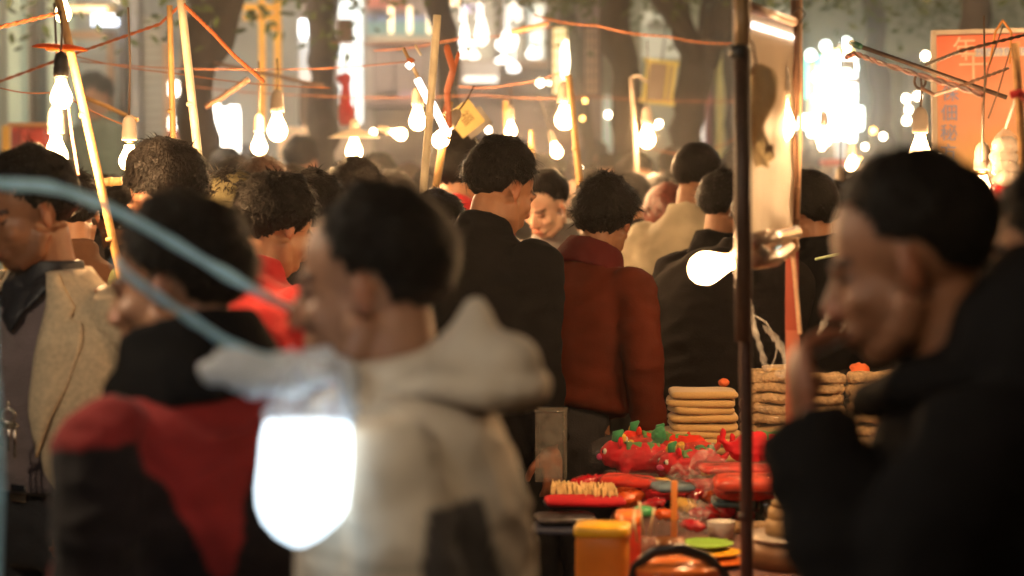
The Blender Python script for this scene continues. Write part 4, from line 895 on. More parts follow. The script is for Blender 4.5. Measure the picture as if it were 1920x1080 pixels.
for i, (pts, Y, r, lb_) in enumerate((
    ([(120, 100), (330, 138), (620, 165)], 8.5, .003, 'thin orange line from the disc pole to the tree'), ([(150, 115), (480, 130), (770, 115)], 9, .003, 'orange line passing behind the scaffold to the tube stick'),
    ([(330, 158), (600, 180), (900, 178), (1100, 182)], 11, .003, 'faint orange line low across the lane'), ([(700, 95), (860, 72), (1040, 50)], 10, .003, 'orange line rising to the shop display'),
    ([(860, 162), (960, 158), (1060, 132)], 10, .0032, 'orange line rising to the lattice lantern'), ([(1000, 28), (1120, 48), (1250, 68), (1380, 82)], 10, .0038, 'orange line high across the forked tree'),
    ([(1090, 180), (1380, 190)], 13, .003, 'pale line crossing the tree trunks'), ([(620, 80), (800, 78), (870, 70)], 12, .003, 'orange line over the mauve wall'), ([(1210, 275), (1300, 290), (1400, 250)], 12, .003, 'thin red line by the forked tree base'),
    ([(0, 165), (110, 172), (250, 240)], 7.5, .003, 'salmon line by the green pillars'))):
    rope([at(x, y, Y) for x, y in pts], r * .7, lb_, M('rope_dull', (.45, .17, .07), rough=.8), sag=.01, twist=(r > .0035), group='lines strung across the lane')
rope([at(128, 195, 6), at(136, 260, 6), at(148, 330, 6)], .0035, 'salmon cord dangling beside the leaning pole', M('cord_salmon', (.7, .35, .25)), twist=True)
rope([at(838, 90, 7.9), at(850, 130, 7.9), at(838, 170, 8), at(842, 240, 8)], .010, 'bundle of orange rope hanging at the slender tree', twist=True)
rope([at(860, 100, 8), at(846, 150, 8), at(832, 215, 8.1)], .006, 'second strand of orange rope at the slender tree', twist=True)
# yellow diamond sign
ds = empty('diamond_sign', at(873, 222, 8.9), 0, 'pale yellow square paper sign hung on its corner with the character for luck', 'sign'); ds.rotation_euler = (R(5), R(-38 + 90), R(12))
MB().box((0, 0, 0), (.105, .004, .105)).obj('paper', M('paper_yellow', (.62, .50, .20), rough=.8), ds, bevel=.001)
MB().box((.035, .006, .02), (.08, .004, .10)).obj('backing', M('paper_grey', (.38, .36, .34), rough=.8), ds)
def text(body, size, mat, par, loc, rot, ext=.0006, name='lettering'):
    cu = bpy.data.curves.new(name, 'FONT'); cu.body = body; cu.size = size; cu.align_x = 'CENTER'; cu.align_y = 'CENTER'; cu.extrude = ext
    o = bpy.data.objects.new(name, cu); COL.objects.link(o); cu.materials.append(mat)
    me = bpy.data.meshes.new_from_object(o.evaluated_get(bpy.context.evaluated_depsgraph_get())); bpy.data.objects.remove(o); bpy.data.curves.remove(cu)
    o = link(name, me, None, par); o.location = loc; o.rotation_euler = rot; return o
text('福', .05, M('ink_brown', (.20, .11, .03)), ds, (0, -.004, 0), (R(90), 0, 0))
# red hanging doll
rd = empty('red_garment', at(648, 190, 13.5), 0, 'red child garment hanging beside the tree on a hanger', 'garment')
mb = MB(); mb.ell((.0, 0, .135), (.032, .02, .025)); mb.tube([(0, 0, .12), (0, 0, .07), (.0, 0, .0), (.008, 0, -.08), (.012, 0, -.13)], [(.03, .02), (.024, .02), (.034, .03), (.05, .035), (.048, .03)], 16)
mb.tube([(-.02, 0, .11), (-.045, 0, .14)], [.015, .012]); link('dress', remesh(mb, .008, 2, folds=.006, fscale=20), RED, rd); MB().tube([(0, 0, .155), (0, 0, .3)], .003, 6).obj('hook', STEEL, rd)

# ---- orange board on the right
Yb = 8.6; a = at(1762, 66, Yb); b = at(2120, 420, Yb + .1)
ob = empty('orange_board', (a.x, Yb, b.z), 0, 'large orange and yellow printed board with a column of faint blue characters', 'board'); ob.rotation_euler = (0, R(-1.2), R(-6))
wd, ht = b.x - a.x, a.z - b.z
bm_ = bpy.data.materials.new('board_print'); bm_.use_nodes = True; nt = bm_.node_tree; N = nt.nodes; L = nt.links
tc = N.new('ShaderNodeTexCoord'); sp = N.new('ShaderNodeSeparateXYZ'); L.new(tc.outputs['Object'], sp.inputs[0])
n1 = N.new('ShaderNodeTexNoise'); n1.inputs['Scale'].default_value = 7; L.new(tc.outputs['Object'], n1.inputs['Vector'])
ad = N.new('ShaderNodeMath'); ad.operation = 'MULTIPLY_ADD'; ad.inputs[1].default_value = .22; L.new(n1.outputs['Fac'], ad.inputs[0]); L.new(sp.outputs[2], ad.inputs[2])
cr = N.new('ShaderNodeValToRGB'); e_ = cr.color_ramp; e_.elements[0].position = .2; e_.elements[0].color = (.85, .58, .14, 1); e_.elements[1].position = .80; e_.elements[1].color = (.85, .15, .07, 1); x_ = e_.elements.new(.5); x_.color = (.86, .42, .26, 1)
L.new(ad.outputs[0], cr.inputs[0]); L.new(cr.outputs[0], N['Principled BSDF'].inputs['Base Color']); N['Principled BSDF'].inputs['Roughness'].default_value = .35
MB().box((wd / 2, .012, ht / 2), (wd, .02, ht)).obj('panel', bm_, ob, smooth=False)
FRM = M('frame_aluminium', (.42, .36, .30), rough=.4, metal=.4)
MB().box((-.008, .0, ht / 2), (.018, .035, ht + .02)).obj('frame', FRM, ob, smooth=False); MB().box((wd / 2, .0, ht + .009), (wd + .03, .035, .016)).obj('frame', FRM, ob, smooth=False)
MB().box((.1, .02, -.5), (.03, .03, 1.2)).obj('leg', FRM, ob, smooth=False); MB().box((wd - .1, .02, -.5), (.03, .03, 1.2)).obj('leg', FRM, ob, smooth=False)
INK = M('ink_blue', (.36, .42, .72)); INKP = M('ink_pale', (.85, .62, .45)); px_ = Yb / F
for i, ch in enumerate('保佃秘方'): text(ch, .062, INK, ob, (.048 - i * .003, -.003, ht - (110 + i * 37) * px_), (R(90), 0, 0))
MB().box((.235, -.002, ht - 34 * px_), (.20, .002, .030)).obj('print_strip', M('print_pale', (.70, .66, .60)), ob, smooth=False)
text('陕西特色风味', .032, INK, ob, (.235, -.0045, ht - 34 * px_), (R(90), 0, 0)); text('千', .11, INKP, ob, (.13, -.003, ht - 62 * px_), (R(90), 0, 0)); text('年', .09, INKP, ob, (.10, -.003, ht - 30 * px_), (R(90), 0, 0))
# rod, wires, post
rod = empty('steel_rod', at(1890, 184, 6.1), 0, 'steel rod reaching from the wooden post with a twisted pink cable', 'rod')
def R3(px, py, Y): return at(px, py, Y) - rod.location
MB().tube([R3(1598, 82, 6.2), R3(1888, 183, 6.1)], .006, 10).obj('bar', M('steel_dark', (.07, .045, .035), rough=.5, metal=.3), rod); MB().tube([R3(1596, 80, 6.21), R3(1612, 87, 6.16)], .0085, 10).obj('end_cap', M('rubber_green', (.02, .08, .06), rough=.3), rod)
pts = [R3(1586, 108, 6.22), R3(1602, 100, 6.2), R3(1650, 118, 6.05), R3(1760, 152, 5.7), R3(1850, 180, 5.42)]; f = []
for i in range(len(pts) - 1):
    for k in range(14): f.append(pts[i].lerp(pts[i + 1], k / 14))
for ph, mt in ((0, M('cable_pink', (.35, .15, .12), rough=.5)), (math.pi, M('cable_dark', (.12, .04, .03), rough=.4))):
    MB().tube([p + V((0, math.cos(i * .85 + ph), math.sin(i * .85 + ph))) * .004 for i, p in enumerate(f)], .0042, 6).obj('cable', mt, rod)
c0 = R3(1725, 152, 6.0)
MB().tube([c0 + V((.014 * math.sin(t), 0, .018 * math.cos(t))) for t in np.linspace(0, 12.5, 36)], .0032, 6).obj('cable_knot', CORD, rod)
rope([at(1735, 122, 5.9), at(1800, 96, 5.7), at(1935, 62, 6.1)], .0028, 'dark twisted wire rising over the orange board', M('wire_dark', (.05, .03, .02)), 'wire', 'wire', twist=True)
rope([at(1728, 166, 5.95), at(1752, 178, 5.9), at(1800, 162, 5.6), at(1893, 127, 6.1)], .0028, 'twisted wire looping from the cable knot to the post', M('wire_brown', (.2, .1, .06)), 'wire', 'wire', twist=True)
rope([at(1856, 120, 6), at(1866, 60, 6), at(1880, 38, 6), at(1896, 60, 6), at(1893, 120, 6)], .003, 'loop of orange wire over the orange board', M('wire_orange', (.6, .25, .05)), 'wire', 'wire')
rope([at(1880, 50, 5.9), at(1852, 130, 5.6), at(1842, 200, 5.35), at(1841, 305, 6.1)], .0018, 'thin cord down to the bulb beside the red bag', CORD, 'cord', 'cord')
rope([at(1895, 90, 5.9), at(1872, 170, 5.9), at(1853, 222, 5.9)], .0018, 'loose thin cord end over the orange board', CORD, 'cord', 'cord')
bamboo(at(1903, 80, 5.2), at(1915, 300, 5.2), .0095, M('post_wood', (.45, .25, .09), rough=.7, var=.3, scale=30, bump=.5), 'weathered wooden post holding the steel rod', name='wooden_post', nodes=5)
rope([at(1896, 178, 5.18), at(1912, 174, 5.17), at(1926, 186, 5.2)], .009, 'red cloth lashing round the wooden post', RED, 'lashing', 'lashing')
block('distant_umbrella', (1545, 298, 1590, 312), 15, .3, M('umbrella_red', (.5, .05, .03)), None, .05, 'small red canopy in the haze below the neon sign', 'canopy')

# ================================================================== FRONT STALL
TZ = .88
def tp(px, py, z=TZ): return atz(px, py, z)
PINEW = M('table_wood', (.24, .15, .08), rough=.6, var=.3, scale=10, bump=.4)
tb_ = empty('stall_table', (1.35, 5.9, 0), 0, 'long market stall table under a dark red cloth with goods heaped on it', 'table')
xl = lambda y: .085 * y - .36
c4 = [V((.10, 4.25, TZ)), V((2.7, 4.25, TZ)), V((2.9, 7.1, TZ)), V((.36, 7.1, TZ))]; L0 = tb_.location
def ctop(u, v):
    p = c4[0].lerp(c4[1], u).lerp(c4[3].lerp(c4[2], u), v); p.z += -.004 + .004 * noise.noise(p * 6); return p - L0
CLOTHT = M('cloth_table', (.16, .05, .03), rough=.9, bump=.4, bscale=200, sheen=.2)
k = MB(); k.grid(ctop, 30, 36)
def skirt(a, b, n):
    return lambda u, v: (a.lerp(b, u) + V((0, 0, -.55 * v)) + (V((b - a).yx.to_3d()) if False else V((0, 0, 0))) + V(((a - b).y, (b - a).x, 0)).normalized() * (-.02 * v - .012 * v * math.sin(u * n))) - L0 - V((0, 0, .004))
k.grid(skirt(c4[0], c4[1], 60), 120, 4); k.grid(skirt(c4[3], c4[0], 70), 120, 4)
k.obj('tablecloth', CLOTHT, tb_, solid=.002)
MB().box((.1, -.25, TZ - .03), (2.3, 2.6, .03)).obj('table_top', PINEW, tb_, smooth=False)
for x, y in ((-1.05, -1.5), (1.2, -1.5), (-.85, .95), (1.3, .95)): MB().box((x, y, TZ / 2 - .03), (.05, .05, TZ - .06)).obj('leg', PINEW, tb_, smooth=False)

# ---- front post and translucent panel
fp = bamboo(at(1383, -60, 4.62), at(1398, 1080, 4.62), .0125, DW, 'dark red brown front post of the stall running the full height', cat='post', name='stall_post', nodes=9)
def F0(px, py, Y): return at(px, py, Y) - fp.location
MB().tube([F0(1392, 90, 4.6), F0(1394, 640, 4.6)], .0165, 10).obj('splint', M('splint_brown', (.055, .022, .011), rough=.5, var=.3, scale=25, bump=.3), fp)
MB().tube([F0(1386, 84, 4.6), F0(1386, 110, 4.6)], .019, 10).obj('tape', M('tape_black', (.012, .012, .012), rough=.35), fp)
MB().tube([F0(1392, -20, 4.6), F0(1393, 84, 4.6)], .015, 10).obj('upper_pole', M('bamboo_brown', (.30, .17, .07), rough=.5), fp)
pn = empty('glowing_banner', at(1410, 455, 4.72), 0, 'narrow translucent plastic banner panel glowing from a bulb behind, hung by the post', 'panel')
def Q(px, py, Y): return at(px, py, Y) - pn.location
A_, B_, C_, D_ = Q(1402, 24, 4.72), Q(1489, 52, 5.30), Q(1489, 436, 5.30), Q(1404, 458, 4.72)
PL = bpy.data.materials.new('panel_plastic'); PL.use_nodes = True; nt = PL.node_tree; N = nt.nodes; L = nt.links
pbs = N['Principled BSDF']; pbs.inputs['Base Color'].default_value = (.55, .45, .38, 1); pbs.inputs['Roughness'].default_value = .35
tr = N.new('ShaderNodeBsdfTranslucent'); tr.inputs[0].default_value = (.95, .86, .72, 1); msx = N.new('ShaderNodeMixShader'); wv = N.new('ShaderNodeTexNoise'); wv.inputs['Scale'].default_value = 3
mp = N.new('ShaderNodeMapping'); mp.inputs['Scale'].default_value = (14, 14, .6); tc = N.new('ShaderNodeTexCoord'); L.new(tc.outputs['Object'], mp.inputs[0]); L.new(mp.outputs[0], wv.inputs['Vector'])
mr = N.new('ShaderNodeMapRange'); mr.inputs['To Min'].default_value = .6; mr.inputs['To Max'].default_value = .95; L.new(wv.outputs['Fac'], mr.inputs[0]); L.new(mr.outputs[0], msx.inputs[0])
L.new(pbs.outputs[0], msx.inputs[1]); L.new(tr.outputs[0], msx.inputs[2]); L.new(msx.outputs[0], N['Material Output'].inputs['Surface'])
nrm = (B_ - A_).cross(D_ - A_).normalized()
mb = MB(); mb.grid(lambda u, v: A_.lerp(B_, u).lerp(D_.lerp(C_, u), v) + nrm * .006 * noise.noise(V((u * 5, v * 6, 1))), 14, 30); mb.obj('sheet', PL, pn, solid=.002)
MB().tube([A_ + V((0, 0, .012)), B_ + V((0, 0, .012))], .011, 10).obj('top_bar', M('bar_salmon', (.42, .24, .15), rough=.35), pn)
MB().tube([A_ + V((.004, 0, -.022)), B_ + V((-.004, 0, -.022))], .006, 10).obj('tube_lamp', glow('tube_pinkish', (1, .90, .84), 5), pn)
MB().tube([B_ + V((.002, 0, .06)), B_ * .7 + C_ * .3, B_ * .52 + C_ * .48], [.010, .014, .006], 8).tube([B_ * .48 + C_ * .52, B_ * .3 + C_ * .7, C_], [.006, .013, .011], 8).obj('rolled_edge', M('edge_brown', (.16, .08, .045), rough=.6), pn)
MB().tube([D_ + V((.0, -.01, .004)), C_ + V((0, -.01, .0))], .017, 12).obj('bottom_roll', M('plastic_roll', (.60, .45, .33), rough=.2, coat=.6, bump=.4, bscale=30), pn)
MB().tube([D_ + V((.004, -.02, -.032)), D_ * .5 + C_ * .5 + V((0, -.02, -.040)), C_ + V((-.006, -.02, -.026))], [.016, .019, .012], 12).obj('bottom_roll', M('plastic_roll_dull', (.42, .28, .18), rough=.3, coat=.4, bump=.5, bscale=20), pn)
# right side slat, strap and rope below
MB().box((V(C_) + V((-.004, 0, -.115))), (.028, .006, .21), ).obj('strap', M('strap_red', (.30, .05, .025), rough=.5), pn, smooth=False)
MB().box((V(C_) + V((-.002, -.002, -.32))), (.030, .006, .21), ).obj('strap', M('strap_salmon', (.42, .12, .07), rough=.5), pn, smooth=False)
MB().tube([C_ + V((.010, 0, .6)), C_ + V((.012, 0, .2)), C_ + V((.006, -.01, .03))], .0045, 8).obj('edge_rope', M('rope_pale', (.65, .42, .26), rough=.6, bump=.6, bscale=200), pn)
rope([at(1490, 440, 5.25), at(1494, 462, 5.24), at(1470, 482, 5.2)], .0055, 'short pale rope tying the panel corner', MATS['rope_pale'], twist=True)
rope([at(1486, 470, 5.26), at(1492, 540, 5.26), at(1500, 628, 5.26)], .0045, 'pale twisted rope hanging below the lit panel', MATS['rope_pale'], twist=True)
rope([at(1490, 40, 5.25), at(1486, 22, 5.25), at(1500, 14, 5.25), at(1510, 26, 5.25), at(1500, 44, 5.25)], .0016, 'thin wire hook at the top corner of the panel', MATS['wire_dark'], 'wire', 'wire')
# crumpled paper bag hanging
pg = empty('crumpled_bag', at(1428, 120, 4.66), 0, 'crumpled straw coloured paper bag hung in front of the lit panel', 'bag')
def crump(u, v):
    a = u * 2 * math.pi; z = -v * .185; r = lerp_tab(v, [(0, .006), (.06, .027), (.22, .027), (.6, .021), (.9, .020), (1, .014)])
    r *= 1 + .35 * noise.noise(V((math.cos(a) * 1.6, math.sin(a) * 1.6, v * 5)))
    return V((r * math.cos(a) + .010 * math.sin(v * 7) - .004 + (.012 * math.sin(a * 3) if v > .9 else 0), r * .6 * math.sin(a), z + (.014 * math.cos(a * 2) if v > .9 else 0)))
MB().grid(crump, 26, 34).obj('bag_body', M('paper_straw', (.72, .60, .36), rough=.6, bump=.8, bscale=60, tlu=.25), pg)
rope([at(1408, 40, 4.66), at(1404, 62, 4.66), at(1412, 84, 4.66), at(1418, 122, 4.66)], .0022, 'thin kinked cord holding the crumpled bag', CORD, 'cord', 'cord')

# ---- hanging white lantern and straps in front of the passers-by
hl = empty('hanging_lantern', at(575, 700, 2.9), 0, 'glaring white plastic bottle shaped lantern hanging before the khaki jacket', 'lantern')
k_ = 2.9 / F * .95
def lan(prof, sx=1, sy=.8, n=28, wob=0):
    m_ = MB(); m_.lathe(prof, n=n); m_.v = [(x * sx * (1 + wob * noise.noise(V((x * 30, y * 30, z * 25)))), y * sy * (1 + wob * noise.noise(V((x * 30 + 5, y * 30, z * 25)))), z) for x, y, z in m_.v]; return m_
Z = lambda py: -(py - 700) * k_
W_ = lambda w_: w_ * k_ / 2
g_ = lan([(W_(168), Z(797)), (W_(178), Z(830)), (W_(184), Z(880)), (W_(184), Z(930)), (W_(176), Z(965)), (W_(150), Z(995)), (W_(90), Z(1025)), (W_(30), Z(1042)), (W_(4), Z(1045))][::-1], wob=.04)
g_.v = [(x - .002 + (z + .1) * .08, y, z) for x, y, z in g_.v]
g_.obj('lamp_shade', glow('lantern_white', (.72, .88, 1), 3.2), hl)
k2 = MB()
def upper(u, v):
    a = u * 2 * math.pi; wdt = W_(lerp_tab(v, [(0, 100), (.25, 150), (1, 170)])) * (1 + .12 * noise.noise(V((math.cos(a) * 2, math.sin(a) * 2, v * 3))))
    return V((wdt * math.cos(a) + .004 - .004 * v, wdt * .75 * math.sin(a), Z(668) + (Z(800) - Z(668)) * v))
k2.grid(upper, 30, 10); k2.obj('bag_neck', film('film_neck', (.8, .78, .78), .30, .3, 1), hl)
def crumple(name, c_, r, mat, seed, par=None):
    mb = MB(); rnd = random.Random(seed); mb.ell((0, 0, 0), r, n=28, k=18)
    mb.v = [tuple(V(v) * (1 + .35 * noise.noise(V(v) * 45 + V((seed, 0, 0))) + .18 * noise.noise(V(v) * 110))) for v in mb.v]
    o = mb.obj(name, mat, par); o.location = c_; return o
KN = M('plastic_white', (.80, .82, .84), rough=.35, bump=.6, bscale=70, tlu=.45)
crumple('knot', V((-.088, 0, Z(690))), (.038, .026, .025), KN, 2, hl); crumple('knot', V((-.055, .0, Z(706))), (.034, .024, .025), KN, 3, hl); crumple('knot', V((-.022, 0, Z(700))), (.034, .024, .026), KN, 4, hl); crumple('knot', V((.012, 0, Z(688))), (.034, .024, .022), KN, 5, hl)
crumple('loose_end', V((.052, 0, Z(712))), (.014, .012, .024), KN, 6, hl); crumple('loose_end', V((.050, 0, Z(755))), (.012, .010, .030), KN, 7, hl)
STR = M('strap_blue', (.50, .76, .88), rough=.3, bump=.1, tlu=.35, coat=.4)
def strap(pts, w_, lab):
    P3_ = [at(*p) for p in pts]; q = []
    n = len(P3_)
    for i in range(n - 1):          # catmull-rom
        p0, p1, p2, p3 = P3_[max(0, i - 1)], P3_[i], P3_[i + 1], P3_[min(n - 1, i + 2)]
        for k in range(8):
            t = k / 8; q.append(.5 * ((2 * p1) + (p2 - p0) * t + (2 * p0 - 5 * p1 + 4 * p2 - p3) * t * t + (3 * p1 - p0 - 3 * p2 + p3) * t ** 3))
    q.append(P3_[-1]); o0 = q[0].copy()
    rad = [(w_ * (.75 + .35 * noise.noise(V((i * .25, 3, 1)))), .0012) for i in range(len(q))]
    o = MB().tube([p - o0 for p in q], rad, 10, up=(0, 0, 1)).obj('plastic_strap', STR); o.location = o0
    return tag(o, lab, 'strap')
strap([(-60, 338, 2.95), (10, 345, 3.0), (100, 352, 3.02), (200, 388, 3.05), (300, 440, 3.1), (400, 500, 3.15), (500, 556, 3.2), (600, 606, 3.9)], .0085, 'light blue plastic strap arching high across the two passers-by')
strap([(215, 488, 3.04), (245, 520, 3.02), (310, 566, 3.0), (370, 606, 2.97), (430, 645, 2.94), (500, 672, 2.90), (560, 690, 2.9)], .0085, 'light blue plastic strap running down to the knot of the white lantern')
strap([(-14, 560, 2.9), (-12, 700, 2.9), (-2, 850, 2.9), (-2, 960, 2.9), (-10, 1200, 2.9)], .006, 'light blue strap hanging straight down at the picture edge')

# ---- red plastic bag of goods, right edge
rbg = empty('plastic_goods_bag', at(1886, 240, 6.0), 0, 'tall clear plastic bag of shiny red packets hanging from the wooden post', 'bag')
def bagf(u, v):
    a = u * 2 * math.pi; r = lerp_tab(v, [(0, .006), (.08, .028), (.3, .040), (.6, .046), (.9, .048), (1, .03)])
    r *= 1 + .18 * noise.noise(V((math.cos(a) * 2, math.sin(a) * 2, v * 7))); return V((r * math.cos(a), r * .7 * math.sin(a), -v * .29))
MB().grid(bagf, 30, 30).obj('film', film('film_bag', (.95, .92, .88), .22, .10, .5), rbg)
for i in range(9):
    c_ = V((random.uniform(-.02, .02), random.uniform(-.012, .012), -.045 - i * .027))
    mb = MB(); mb.ell((0, 0, 0), (.036, .024, .024), n=14, k=9); mb.v = [tuple(V(v) * (1 + .25 * noise.noise(V(v) * 60 + V((i, 0, 0))))) for v in mb.v]
    mb.obj('packet', M('foil_red' if i > 3 else 'foil_glare', (.55, .02, .02) if i > 3 else (.85, .72, .62), rough=.25, coat=.8, bump=.5, bscale=60), rbg).location = c_  # upper packets coloured pale to carry the white glare at the bag top
MB().tube([V((0, 0, 0)), at(1906, 178, 5.18) - rbg.location], .003, 6).obj('tie', M('tie_white', (.8, .78, .75)), rbg)
gb = block('glass_jar_box', (1500, 455, 1620, 640), 9.3, .4, M('goods_dark', (.03, .025, .03), var=.6, scale=30), None, .02, 'dark stall shelf of goods behind the smoking man', 'shelf')
for i, (x, y) in enumerate(((1545, 520), (1560, 545), (1548, 560), (1575, 530))):
    part('packet', M('dotted_red', (.5, .02, .03), var=.5, scale=60, rough=.3), gb, x, y, x + 22, y + 22, 9.26, .03, bevel=.004)
rope([at(1530, 486, 7.2), at(1575, 476, 7.0)], .0045, 'pale green plastic stick behind the panel', M('stick_green', (.45, .6, .3)), 'stick', 'stick')
# drifting white plastic shreds beside the post
SHR = film('film_shreds', (.92, .90, .86), .17, .45, 1)
def ribbon(pts, Y, w_, lb_):
    P3_ = [at(x, y, Y + dy) for x, y, dy in pts]; q = []; n = len(P3_)
    for i in range(n - 1):
        p0, p1, p2, p3 = P3_[max(0, i - 1)], P3_[i], P3_[i + 1], P3_[min(n - 1, i + 2)]
        for k in range(7):
            t = k / 7; q.append(.5 * ((2 * p1) + (p2 - p0) * t + (2 * p0 - 5 * p1 + 4 * p2 - p3) * t * t + (3 * p1 - p0 - 3 * p2 + p3) * t ** 3))
    o0 = q[0].copy(); rad = [(w_ * (.35 + 1.0 * abs(noise.noise(V((i * .35, w_ * 900, 1))))) * min(1, i / 3 + .1, (len(q) - i) / 3), .0015) for i in range(len(q))]
    o = MB().tube([p - o0 for p in q], rad, 10, up=(1, 0, .3)).obj('plastic_ribbon', SHR); o.location = o0; tag(o, lb_, 'plastic ribbon', 'torn white plastic ribbons by the post')
ribbon([(1408, 560, 0), (1412, 605, .02), (1428, 660, 0), (1440, 696, .02), (1456, 655, .03), (1440, 610, 0), (1412, 590, .02)], 5.5, .011, 'torn white plastic ribbon looped beside the brown post')
ribbon([(1430, 610, 0), (1458, 640, .02), (1478, 690, 0), (1450, 702, .02)], 5.52, .014, 'torn white plastic ribbon curling onto the knitted bundles')
ribbon([(1530, 640, 0), (1548, 600, .02), (1575, 562, 0), (1590, 590, .02), (1566, 640, .0)], 5.7, .014, 'torn white plastic ribbon arching behind the raised hand')
ribbon([(1560, 560, 0), (1590, 530, .02), (1600, 580, 0)], 5.75, .010, 'short torn plastic ribbon before the smoker nose')

# ---- goods on the table
MATC = M('mat_tan', (.52, .34, .13), rough=.75, sheen=.3, var=.10, scale=8, bump=.35, bscale=150)
def slab(name, c_, sz, seed, mat, wave=0, par=None, waven=9):
    """soft folded slab with a bulging rim; wave gives a scalloped knit edge"""
    w_, d, h = sz; n, k = 48, 7; vs = []
    for j in range(k + 1):
        t = math.pi * j / k; zz = math.cos(t) * h / 2; sh = math.sin(t) ** .35 * .035
        for i in range(n):
            a = 2 * math.pi * i / n; ca, sa = math.cos(a), math.sin(a)
            x = abs(ca) ** .28 * math.copysign(1, ca) * (w_ / 2 - .035 + sh); y = abs(sa) ** .28 * math.copysign(1, sa) * (d / 2 - .035 + sh)
            wz = noise.noise(V((x * 9, y * 9, seed))) * h * .28 + (math.sin(a * waven * 3 + seed) * wave if wave else 0)
            vs.append((x + noise.noise(V((a, seed, zz * 40))) * .003, y, zz * (1 if j not in (0, k) else .98) + wz))
    vs += [(0, 0, h / 2), (0, 0, -h / 2)]; fs = [(j * n + i, (j + 1) * n + i, (j + 1) * n + (i + 1) % n, j * n + (i + 1) % n) for j in range(k) for i in range(n)]
    fs += [(len(vs) - 2, i, (i + 1) % n) for i in range(n)] + [(len(vs) - 1, k * n + (i + 1) % n, k * n + i) for i in range(n)]
    mb = MB(); mb.add(vs, fs); o = mb.obj(name, mat, par); o.location = c_; return o
Ys = 6.72; b0 = at(1318, 856, Ys); z = TZ; hts = [.022, .021, .019, .020, .019, .020, .018, .021, .023]
ord_ = ['bottom', 'second', 'third', 'fourth', 'fifth', 'sixth', 'seventh', 'eighth', 'topmost']
zt_ = at(1318, 733, Ys).z; hh = (zt_ - TZ) / 9
for i in range(9):
    wd = .185 + random.uniform(-.012, .010) + (.03 if i < 4 else 0)
    o = slab('folded_mat', V((b0.x + random.uniform(-.004, .004) + (-.004 if i < 4 else 0), Ys + .06, TZ + hh * (i + .5))), (wd, .17, hh * 1.02), i * 3.1, MATC)
    o.rotation_euler = (R(random.uniform(-1.5, 1.5)), R(random.uniform(-2, 2)), R(random.uniform(-7, 7)))
    tag(o, f'tan folded cloth mat, {ord_[i]} of the stack by the brown post', 'mat', 'stack of tan folded mats')
KNIT = M('knit_straw', (.56, .38, .20), rough=.45, var=.35, scale=55, bump=1.0, bscale=120, coat=.35)
def stack(px, pybot, pytop, Y, wpx, n, lab, seed, base=None):
    c_ = at(px, pybot, Y); zt2 = at(px, pytop, Y).z; z0 = TZ if base is None else base; h = (zt2 - z0) / n; wd = wpx / F * Y
    for i in range(n):
        o = slab('knit_bundle', V((c_.x + random.uniform(-.006, .006), Y + .05, z0 + h * (i + .5))), (wd, .15, h * .95), seed + i * 2.3, KNIT, wave=h * .13, waven=3 + i % 2)
        o.rotation_euler = (R(random.uniform(-2, 2)), R(random.uniform(-3, 3)), R(random.uniform(-9, 9)))
        tag(o, f'straw coloured knitted bundle in plastic, layer {["one","two","three","four","five","six","seven","eight","nine"][i]} from below, {lab}', 'bundle', 'knitted bundles ' + lab)
    m_ = MB(); z1 = zt2
    def wrap(u, v):
        a = u * 2 * math.pi; ca, sa = math.cos(a), math.sin(a)
        return V((abs(ca) ** .4 * math.copysign(1, ca) * (wd / 2 + .009), abs(sa) ** .4 * math.copysign(1, sa) * .085, z0 + (z1 - z0) * v - z0)) * 1.0 + V((noise.noise(V((a * 2, v * 6, seed))), noise.noise(V((a * 2, v * 6, seed + 4))), 0)) * .008
    m_.grid(wrap, 40, 20); o = m_.obj('plastic_wrap', film('film_clear', (.95, .93, .90), .12, .08)); o.location = (c_.x, Y + .05, z0)
    tag(o, 'clear wrap around the knitted bundles ' + lab, 'wrap')
stack(1442, 850, 697, 6.85, 98, 8, 'beside the tan mats', 3); stack(1541, 850, 704, 6.92, 96, 8, 'behind the raised hand', 23); stack(1640, 850, 700, 6.9, 104, 8, 'behind the smoking man', 40)
slab('folded_mat', at(1470, 690, 6.9) + V((0, .05, -.006)), (.11, .12, .018), 33, MATC).update_tag(); tag(bpy.data.objects['folded_mat.009'], 'single tan mat lying on top of the knitted bundles', 'mat')
for px, py, Y, lb_ in ((1358, 718, 6.95, 'small orange flower knot beside the knitted bundles'), (1612, 694, 7.0, 'orange cloth bow on the far knitted bundles')):
    s_ = 1.0 if px < 1400 else 1.7
    o = crumple('cloth_flower', at(px, py, Y), (.017 * s_, .014 * s_, .012 * s_), M('cloth_orange', (.75, .15, .04), rough=.7), 9 + px); tag(o, lb_, 'cloth flower')

